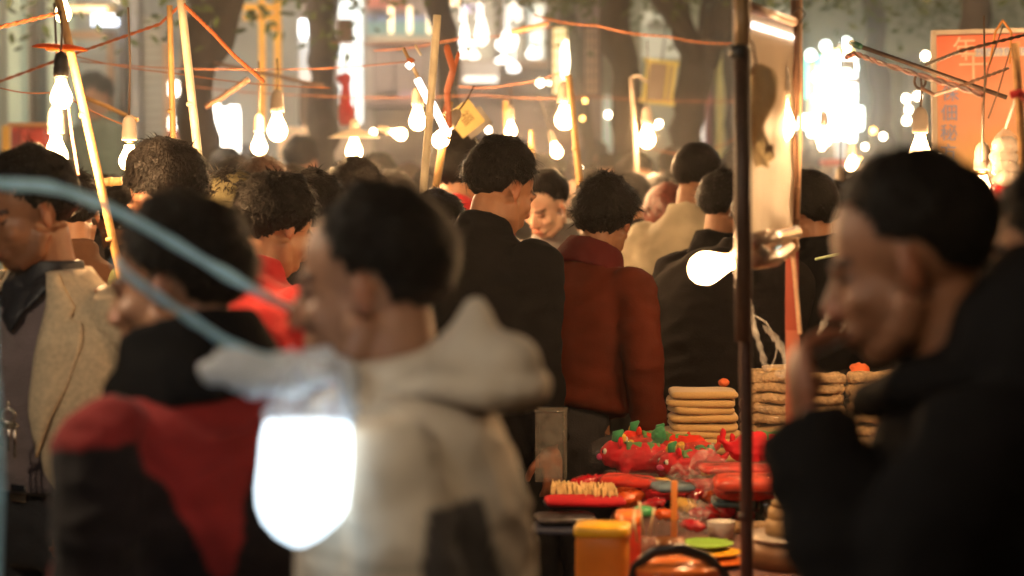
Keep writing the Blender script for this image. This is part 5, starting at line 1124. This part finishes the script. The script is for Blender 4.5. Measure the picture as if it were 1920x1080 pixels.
REDF = M('felt_red', (.60, .008, .02), rough=.6, spec=.25, bump=.2, bscale=250); REDO = M('felt_vermilion', (.62, .03, .012), rough=.6, spec=.25, bump=.2); GRN = M('felt_green', (.02, .20, .07), rough=.7, sheen=.3)
YEL = M('felt_yellow', (.80, .45, .04), rough=.7); PINK = M('felt_pink', (.75, .06, .22), rough=.6); EYEW = M('felt_white', (.8, .75, .65)); BLK = M('felt_black', (.01, .01, .01))
def toy(px, py, sc, rz, lab, body=REDF, wrapped=True, zoff=0, tilt=0):
    """embroidered cloth tiger: long body, round head with ears, eyes, whisker tufts and horn"""
    p = tp(px, py, TZ + zoff); e = empty('cloth_tiger', p, R(rz), lab, 'cloth toy', 'embroidered cloth tigers'); e.scale = (sc,) * 3; e.rotation_euler = (R(tilt), R(random.uniform(-6, 6)), R(rz))
    b = MB(); b.tube([(.11, 0, .045), (.06, 0, .055), (-.02, 0, .052), (-.07, 0, .05)], [(.02, .02), (.042, .045), (.045, .046), (.035, .04)], 18); b.ell((-.085, 0, .06), (.038, .044, .040))
    for x in (-.05, .06):
        for y in (-.03, .03): b.tube([(x, y, .045), (x, y * 1.2, .008)], [.018, .014], 10)
    b.tube([(.11, 0, .05), (.135, 0, .075), (.13, 0, .105)], [.012, .010, .008], 8)
    link('body', remesh(b, .005, 3, folds=.003, fscale=30, seed=px % 7), body, e)
    for y in (-1, 1):
        MB().ell((-.070, y * .034, .098), (.008, .016, .018), n=12, k=8).obj('ear', body if y < 0 else YEL, e)
        MB().ell((-.110, y * .020, .068), (.007, .013, .012), n=12, k=8).obj('eye', EYEW, e); MB().ell((-.116, y * .019, .068), (.004, .006, .006), n=10, k=6).obj('pupil', BLK, e)
    MB().tube([(-.08, 0, .095), (-.075, .004, .118), (-.06, -.004, .132)], [(.012, .012), (.016, .008), (.004, .003)], 10).obj('horn', GRN, e)
    MB().ell((-.122, 0, .050), (.010, .022, .010), n=12, k=8).obj('muzzle', PINK, e)
    MB().grid(lambda u, v: V((-.05 + .10 * u, (v - .5) * .062, .098 - .02 * (2 * v - 1) ** 2 + .002 * math.sin(u * 20))), 10, 6).obj('patch', M('felt_leaf', (.10, .25, .07)), e, solid=.003)
    if wrapped:
        def wr(u, v):
            a = u * 2 * math.pi; return V((-.15 + .30 * v, (.062 - .03 * abs(2 * v - 1) ** 3) * math.cos(a), .058 + (.062 - .03 * abs(2 * v - 1) ** 3) * math.sin(a) * .95)) + V((0, 1, 1)) * noise.noise(V((a * 1.5, v * 7, px))) * .012
        MB().grid(wr, 26, 22).obj('wrapper', film('film_toy', (.95, .92, .9), .13, .07), e)
    return e
toy(1200, 893, .92, 6, 'large red embroidered cloth tiger in clear plastic, foremost of the heap'); toy(1222, 862, .80, 20, 'vermilion cloth tiger with yellow ear behind the foremost one', REDO, False, .02)
toy(1275, 868, .80, -12, 'vermilion cloth tiger leaning toward the tan mats', REDO, False, .012); toy(1300, 898, .8, 25, 'red cloth tiger half under wrap near the middle of the heap', REDF, True)
toy(1442, 880, 1.0, 195, 'crimson cloth tiger with a pink muzzle to the side of the brown post', REDF, False, .045); toy(1462, 892, 1.0, 170, 'crimson cloth tiger lying against the knitted bundles', REDF, False, .0)
for i, (px, py, r_) in enumerate(((1236, 818, .020), (1230, 838, .016), (1330, 846, .016), (1312, 852, .020), (1245, 850, .016))):
    o = crumple('green_tuft', at(px, py, 6.55), (r_, r_ * .7, r_ * 1.2), GRN, 20 + i); tag(o, ['curly green felt tuft, tallest before the tan mats', 'green felt tuft under the tallest one', 'green felt tuft at the foot of the tan mats', 'dark green felt leaf below the tan mats', 'green felt leaf by the vermilion tiger'][i], 'felt tuft')
for i, (px, py) in enumerate(((1168, 822), (1180, 834), (1262, 838), (1278, 836))):
    o = crumple('yellow_tuft', at(px, py, 6.5), (.013, .01, .013), YEL, 30 + i); tag(o, ['yellow felt flame at the tip of the heap', 'small yellow felt tuft under the flame', 'yellow felt crest before the tan mats', 'yellow felt crest beside its twin'][i], 'felt tuft')
def folded(px, py, sz, mat, lab, zoff=0, rz=0, name='folded_cloth', wrap=False, Y=None, seed=1, grp=None):
    p = tp(px, py, TZ + zoff); o = slab(name, p + V((0, sz[1] / 2, sz[2] / 2)), sz, seed, mat); o.rotation_euler = (0, 0, R(rz)); tag(o, lab, 'folded cloth', grp)
    if wrap:
        w_ = slab('wrapper', V((0, 0, 0)), (sz[0] * 1.08, sz[1] * 1.06, sz[2] * 1.35), seed + 7, film('film_clear', (.95, .93, .90), .12, .08), wave=.002, par=o)
    return o
REDC = M('felt_crimson', (.42, .006, .015), rough=.65, spec=.25, bump=.3, bscale=200); BLUE = M('felt_blue', (.05, .11, .18), rough=.6, bump=.3, bscale=150, coat=.4); SLATE = M('felt_slate', (.16, .26, .34), rough=.5, coat=.4)
NAVYF = M('felt_navy', (.02, .025, .05), rough=.6); PURP = M('felt_plum', (.10, .02, .08), rough=.6)
for i in range(3): folded(1098, 952, (.185, .10, .018), REDC, 'crimson folded cloth, ' + ['lowest', 'middle', 'upper'][i] + ' of the stack by the clear box', .018 * i + .022, 4, seed=i * 5 + 2, grp='crimson cloth stack')
folded(1096, 956, (.20, .10, .020), NAVYF, 'navy cloth under the crimson stack', 0, 3, seed=4)
# fringe of straw coloured threads on top
fr = MB(); p0 = tp(1040, 920, TZ + .075); p1 = tp(1150, 925, TZ + .075); rnd = random.Random(3)
for i in range(240):
    a = p0.lerp(p1, rnd.random()) + V((0, rnd.uniform(-.02, .06), 0)); d = V((rnd.gauss(0, .25), rnd.gauss(0, .5), 0)); 
    pts = [a, a + d * .02 + V((0, -.008, .012 + rnd.uniform(0, .008))), a + d * .03 + V((0, -.028, .004)), a + d * .03 + V((0, -.036, -.018))]; fr.tube([p - p0 for p in pts], .0016, 4)
o = fr.obj('thread_fringe', M('thread_straw', (.72, .48, .20), rough=.7)); o.location = p0; tag(o, 'heap of straw coloured thread fringe on the crimson cloths', 'thread fringe')
folded(1180, 915, (.13, .11, .022), REDO, 'vermilion folded cloth with a glossy wrapper beside the thread fringe', .06, -10, wrap=True, seed=9)
folded(1192, 948, (.10, .10, .020), PURP, 'plum folded cloth behind the lidded jars', .01, 12, seed=11); folded(1262, 950, (.12, .12, .02), NAVYF, 'navy folded cloth behind the brown jar', .004, 8, seed=12)
folded(1250, 938, (.13, .11, .018), REDF, 'bright red folded cloth on the navy one', .026, -14, seed=13); folded(1262, 925, (.10, .09, .02), SLATE, 'slate blue cloth bundle in crinkled plastic', .055, 14, wrap=True, seed=14)
folded(1330, 925, (.12, .10, .03), REDC, 'crimson cloth in clear wrap in the middle of the heap', .02, 20, wrap=True, seed=15)
folded(1418, 960, (.20, .12, .022), BLUE, 'blue folded cloth, lower of two beside the brown post', .018, 2, wrap=True, seed=16); folded(1418, 955, (.20, .12, .020), M('felt_teal', (.06, .14, .16), rough=.5, coat=.5), 'teal folded cloth on the blue one', .040, -3, seed=17)
folded(1405, 975, (.20, .10, .018), REDF, 'red cloth at the bottom beneath the blue cloths', .0, 3, seed=18)
folded(1422, 940, (.19, .12, .034), REDO, 'thick vermilion cloth roll in shiny plastic on the teal cloth', .062, 2, wrap=True, seed=19); folded(1420, 925, (.19, .12, .030), M('felt_orange', (.65, .045, .012), rough=.5, coat=.2), 'orange red cloth roll in shiny plastic, upper of its pair', .098, -2, wrap=True, seed=20)
folded(1395, 893, (.20, .12, .02), M('felt_rose', (.60, .05, .04), rough=.4, coat=.3), 'rose folded cloth in plastic at the top of the red pile', .105, 4, wrap=True, seed=21)
folded(1060, 985, (.14, .10, .02), M('print_dark', (.05, .045, .05), rough=.4, var=.8, scale=40, coat=.4), 'dark printed packet, upper of two at the table corner', .022, 6, seed=22); folded(1068, 1005, (.17, .12, .02), NAVYF, 'dark packet at the table corner, lower of two', .0, -4, seed=23)
crump_film = film('film_crinkle', (.95, .90, .84), .24, .10, .6)
for i, (px, py, w_, h, sd) in enumerate(((1330, 950, .10, .15, 3), (1275, 930, .08, .08, 6), (1300, 1000, .07, .08, 9))):
    p = tp(px, py)
    def fc(u, v): return V((w_ * (u - .5) + .02 * noise.noise(V((u * 3, v * 3, sd))), .05 * math.sin(u * 3) + .03 * noise.noise(V((u * 5, v * 5, sd + 2))), h * v * (1 - .3 * abs(2 * u - 1)) + .012 * noise.noise(V((u * 9, v * 9, sd)))))
    o = MB().grid(fc, 18, 18).obj('plastic_film', crump_film); o.location = p; tag(o, ['big crinkled sheet of clear plastic in the middle of the heap', 'small crinkled plastic film over the slate cloth', 'crumpled plastic film beside the brown jar'][i], 'plastic film')
DEEP = M('foil_deep_red', (.42, .006, .012), rough=.16, spec=.8, coat=.8, bump=.9, bscale=45); DEEP2 = M('foil_orange', (.65, .10, .015), rough=.2, coat=.8, bump=.9, bscale=45); DEEP3 = M('foil_gold', (.65, .38, .08), rough=.25, coat=.8, bump=.9, bscale=45)
rr = random.Random(12)
for i in range(22):
    px, py = [(1090, 905), (1130, 900), (1160, 912), (1215, 918), (1240, 905), (1270, 915), (1300, 930), (1180, 935), (1225, 945), (1290, 950), (1320, 962), (1355, 955), (1350, 930), (1365, 905), (1340, 885), (1110, 930), (1060, 930), (1250, 965), (1300, 985), (1430, 905), (1455, 930), (1380, 925)][i]
    p = tp(px, py, TZ + .035); mb = MB(); w_ = rr.uniform(.026, .042)
    def pk(u, v):
        a = u * 2 * math.pi; e_ = 1 - abs(2 * v - 1) ** 4; return V(((v - .5) * w_ * 2.3, w_ * .62 * math.cos(a) * (.55 + .45 * e_), w_ * .42 * math.sin(a) * e_ + .002 * math.sin(a))) + V((0, 1, 1)) * noise.noise(V((a, v * 9, i))) * .006
    mb.grid(pk, 18, 14); k_m, k_n = ((DEEP, 'deep red'), (DEEP, 'deep red'), (DEEP2, 'orange'), (DEEP, 'deep red'), (DEEP3, 'gold'))[i % 5]
    o = mb.obj('foil_packet', k_m); o.location = p; rz = rr.uniform(-60, 60); o.rotation_euler = (R(rr.uniform(-25, 25)), R(rr.uniform(-20, 20)), R(rz))
    near = ('left of the foremost cloth tiger', 'on the crimson cloths', 'by the plum cloth', 'before the foremost tiger', 'behind the slate cloth', 'over the navy cloth', 'in the middle of the heap', 'beside the thread fringe', 'on the plum cloth', 'under the crinkled sheet', 'behind the paper tub', 'by the brown post foot', 'left of the vermilion roll', 'before the tan mats', 'touching the tan mats', 'beneath the fringe', 'over the printed packet', 'behind the brown jar', 'over the green plate', 'on the rose cloth', 'before the knitted bundles', 'right behind the post')[i]
    tag(o, f'small crinkled {k_n} foil packet {near}', 'packet', 'foil packets strewn over the heap')
# clear acrylic box at the table corner
cx_ = tp(1034, 905); ab = empty('acrylic_box', V((cx_.x, cx_.y + .05, TZ)), R(-8), 'tall clear acrylic box at the table corner next to the khaki jacket', 'box')
AC = film('acrylic', (.75, .70, .60), .16, .08, .5); ht = at(1034, 772, cx_.y).z - TZ
for x, y, sx, sy in ((0, -.04, .075, .003), (0, .04, .075, .003), (-.036, 0, .003, .077), (.036, 0, .003, .077)): MB().box((x, y, ht / 2), (sx, sy, ht)).obj('side', AC, ab, smooth=False)
MB().box((0, 0, ht), (.08, .085, .005)).obj('lid', AC, ab, smooth=False); MB().tube([(-.038, -.043, ht), (.038, -.043, ht)], .003, 6).tube([(.038, -.043, 0), (.038, -.043, ht)], .003, 6).obj('rim', film('acrylic_edge', (.9, .85, .75), .8, .1), ab)
# jars
def jarbox(px, py, w_, d, h, mat, lid, lab, cat='container', rz=0, liquid=None):
    p = tp(px, py); e = empty('storage_container', p + V((0, d / 2, 0)), R(rz), lab, cat)
    def sec(s_, z): return [(s_ * w_ / 2 * abs(math.cos(a)) ** .35 * math.copysign(1, math.cos(a)), s_ * d / 2 * abs(math.sin(a)) ** .35 * math.copysign(1, math.sin(a)), z) for a in np.linspace(0, 2 * math.pi, 33)[:-1]]
    def loft(rows):
        m_ = MB(); n = 32; vs = [v for r_ in rows for v in r_]; fs = [(j * n + i, j * n + (i + 1) % n, (j + 1) * n + (i + 1) % n, (j + 1) * n + i) for j in range(len(rows) - 1) for i in range(n)]
        fs += [tuple(reversed(range(n))), tuple((len(rows) - 1) * n + i for i in range(n))]; return m_.add(vs, fs)
    loft([sec(.94, 0), sec(1, .01), sec(1.02, h * .5), sec(1.0, h * .97), sec(.96, h)]).obj('body', mat, e)
    if liquid: loft([sec(.90, .004), sec(.95, h * .62), sec(.93, h * .63)]).obj('contents', liquid, e)
    l_ = loft([sec(1.04, 0), sec(1.08, .004), sec(1.08, .016), sec(1.0, .022), sec(.3, .024)]).obj('lid', lid, e); l_.location = (0, 0, h + .0)
    return e
ORP = M('plastic_amber', (.85, .34, .05), rough=.25, trans=0, coat=.5, tlu=.4, var=.25, scale=9); YLID = M('lid_yellow', (.85, .45, .02), rough=.3, coat=.5); OLID = M('lid_orange', (.85, .20, .03), rough=.3, coat=.5); GLID = M('lid_green', (.05, .35, .12), rough=.35)
jarbox(1131, 1118, .104, .085, .115, ORP, YLID, 'square amber food container with a yellow lid, nearest on the table', rz=-6)
jarbox(1180, 1075, .052, .085, .100, M('plastic_red', (.70, .06, .03), rough=.3, coat=.5, tlu=.3), OLID, 'narrow red container with an orange lid tight against the amber one', rz=-4)
def jar(px, py, r_, h, mat, cont, lidm, lab):
    p = tp(px, py); e = empty('glass_jar', p + V((0, r_, 0)), 0, lab, 'jar')
    MB().lathe([(r_ * .8, 0), (r_, .006), (r_, h * .8), (r_ * .8, h * .92), (r_ * .78, h)], n=26).obj('glass', mat, e)
    if cont: MB().lathe([(r_ * .75, .004), (r_ * .93, .01), (r_ * .93, h * .55), (.002, h * .58)], n=22).obj('contents', cont, e)
    if lidm: MB().lathe([(r_ * .84, h), (r_ * .86, h + .003), (r_ * .86, h + .014), (r_ * .5, h + .018)], n=26).obj('lid', lidm, e)
    return e
GLS = film('glass_thin', (.85, .7, .6), .22, .04); BRW = M('sauce_brown', (.35, .13, .03), rough=.3, coat=.6, var=.4, scale=25)
jar(1208, 1062, .026, .105, GLS, M('sauce_pinkish', (.30, .14, .11), rough=.4), GLID, 'glass jar with a green lid beside the amber container')
j1 = jar(1257, 1055, .036, .085, GLS, BRW, None, 'open squat glass jar of brown paste with a paddle in it'); MB().box((.010, 0, .10), (.014, .004, .14), None).obj('paddle', M('paddle_orange', (.65, .22, .04), rough=.5), j1, bevel=.002)
for i, (px, py, l) in enumerate(((1172, 985, .055), (1180, 978, .06), (1206, 972, .07), (1216, 975, .06), (1195, 985, .05))):
    a = tp(px, py + 60, TZ + .06) + V((0, 0, .03)); o = MB().tube([(0, 0, 0), (.012 if i % 2 else -.008, .004, l)], [.0022, .0026], 7).obj('stick', M('stick_pale', (.62, .45, .25), rough=.5)); o.location = a; tag(o, ['pale stick standing behind the yellow lid, first of five', 'pale stick leaning beside the first', 'stick before the green lid', 'stick leaning out past the green lid', 'short stick in the middle of the bunch'][i], 'stick', 'pale sticks behind the jar lids')
# white tub, green and yellow lids, pot with handle
p = tp(1354, 1012); e = empty('paper_tub', p + V((0, .03, 0)), 0, 'small round white paper tub beside the brown post', 'tub'); MB().lathe([(.027, 0), (.031, .036), (.032, .038), (.029, .038), (.028, .034), (.002, .034)], n=28).obj('tub', M('paper_white', (.70, .66, .58), rough=.7), e)
for i, (px, py, rr_, mt, z, lb_) in enumerate(((1325, 1046, .060, M('plate_green', (.25, .48, .06), rough=.4), .018, 'green plastic plate behind the orange pot'), (1345, 1056, .056, YLID, .010, 'yellow plastic lid between pot and green plate'), (1350, 1066, .058, OLID, .002, 'orange plastic lid lowest under the yellow one'))):
    p = tp(px, py); e = tag(MB().lathe([(rr_ * .6, 0), (rr_, .006), (rr_ * 1.02, .009), (rr_ * .98, .010), (rr_ * .6, .004), (.002, .004)], n=36).obj('round_lid', mt), lb_, 'lid'); e.location = p + V((0, .04, z))
p = tp(1272, 1150); pt = empty('cooking_pot', p + V((0, .05, 0)), R(0), 'orange enamel pot with a black arched handle at the table front', 'pot')
MB().lathe([(.055, 0), (.078, .02), (.086, .055), (.084, .072), (.088, .075), (.086, .078)], n=36).obj('body', M('enamel_orange', (.80, .13, .02), rough=.25, coat=.7), pt)
MB().lathe([(.088, .078), (.085, .084), (.06, .094), (.02, .099), (.002, .100)], n=36).obj('lid', M('enamel_orange_lid', (.82, .20, .03), rough=.25, coat=.7), pt)
hp = [V((-.092, -.02, .045)), V((-.082, -.03, .085)), V((-.045, -.04, .116)), V((.005, -.045, .122)), V((.055, -.04, .104)), V((.090, -.03, .07)), V((.098, -.02, .04))]
MB().tube(hp, [(.006, .006), (.008, .007), (.012, .008), (.013, .009), (.011, .008), (.008, .007), (.006, .006)], 12).obj('handle', M('bakelite_black', (.012, .01, .01), rough=.3, coat=.4), pt)
# dark bottle, urn, barrel
p = tp(1440, 990); e = empty('dark_bottle', p + V((0, .03, 0)), 0, 'dark bottle between the red cloths and the stacked urn', 'bottle'); MB().lathe([(.026, 0), (.028, .01), (.028, .06), (.016, .078), (.013, .085), (.017, .088), (.017, .108), (.012, .112)], n=24).obj('bottle', M('bottle_dark', (.01, .02, .012), rough=.15, coat=.5), e)
WOOD2 = M('urn_wood', (.30, .19, .08), rough=.5, var=.35, scale=18, bump=.3)
p = tp(1478, 1078); br = empty('barrel', V((p.x + .03, p.y + .11, TZ - .0)), 0, 'brown round barrel stove with a pale metal top at the stall corner', 'barrel')
zt3 = .06
MB().lathe([(.098, -.0), (.102, .02), (.102, zt3)], n=44).obj('drum', M('drum_brown', (.16, .08, .035), rough=.45, var=.4, scale=9, metal=.3), br); MB().lathe([(.106, zt3), (.108, zt3 + .003), (.108, zt3 + .007), (.002, zt3 + .007)], n=44).obj('top_plate', M('plate_steel', (.55, .48, .40), rough=.35, metal=.6), br)
MB().tube([(-.02, -.103, .035), (-.01, -.125, .04), (.02, -.125, .04), (.03, -.103, .035)], .004, 8).obj('handle', M('handle_copper', (.5, .2, .08), rough=.3, metal=1), br)
ur = empty('bamboo_urn', V((p.x + .025, p.y + .11, TZ + zt3 + .007)), 0, 'stacked yellowish wooden urn on the barrel, narrowing upward', 'urn')
for i, (r0, r1, z0, z1) in enumerate(((.062, .060, 0, .034), (.056, .054, .035, .058), (.050, .046, .059, .075), (.046, .030, .076, .092))):
    MB().lathe([(r0 * .96, z0), (r0, z0 + .003), (r0, (z0 + z1) / 2), (r1, z1 - .003), (r1 * .95, z1)], n=36).obj('tier', WOOD2 if i < 3 else M('urn_cap', (.45, .36, .25), rough=.35), ur)
MB().lathe([(.010, .092), (.014, .097), (.010, .106), (.003, .108)], n=16).obj('knob', MATS['urn_cap'], ur)
p = tp(1420, 1000); o = MB().grid(lambda u, v: V((.10 * (u - .5), .05 * v, .012 + .008 * noise.noise(V((u * 14, v * 9, 1))))), 24, 10).obj('straw_mat', KNIT, solid=.018); o.location = p; tag(o, 'rough straw mat piece between the post and the urn', 'mat')

# ================================================================== AIR
bulb(V((-.75, 2.1, 2.3)), 'cool white bulb hung overhead near the blue straps', 200, .03, col='cool', cord=.8, group='overhead stall bulbs')
HZ = bpy.data.materials.new('haze_air'); HZ.use_nodes = True; nt = HZ.node_tree; nt.nodes.remove(nt.nodes['Principled BSDF'])
pv = nt.nodes.new('ShaderNodeVolumePrincipled'); pv.inputs['Color'].default_value = (.92, .90, .88, 1); pv.inputs['Density'].default_value = HAZE; pv.inputs['Anisotropy'].default_value = .8
nt.links.new(pv.outputs[0], nt.nodes['Material Output'].inputs['Volume'])
hz = MB().box((0, 14.5, 3.5), (64, 46, 10)).obj('haze', HZ, smooth=False); hz['kind'] = 'stuff'
sm = MB(); sm.ell((0, 0, 0), (8.5, 5.6, 2.3), n=40, k=20); SMK = bpy.data.materials.new('halo_smoke'); SMK.use_nodes = True; nt = SMK.node_tree; nt.nodes.remove(nt.nodes['Principled BSDF'])  # smoke volume shaped to sit behind near people and halo the far lamps
pv = nt.nodes.new('ShaderNodeVolumePrincipled'); pv.inputs['Color'].default_value = (.92, .92, .90, 1); pv.inputs['Density'].default_value = .028; pv.inputs['Anisotropy'].default_value = .95
nt.links.new(pv.outputs[0], nt.nodes['Material Output'].inputs['Volume']); o = sm.obj('smoke', SMK); o.location = (0, 14.6, 2.4); o['kind'] = 'stuff'; o['label'] = 'thin smoke body over the mid lane, shaped to halo the lamps'
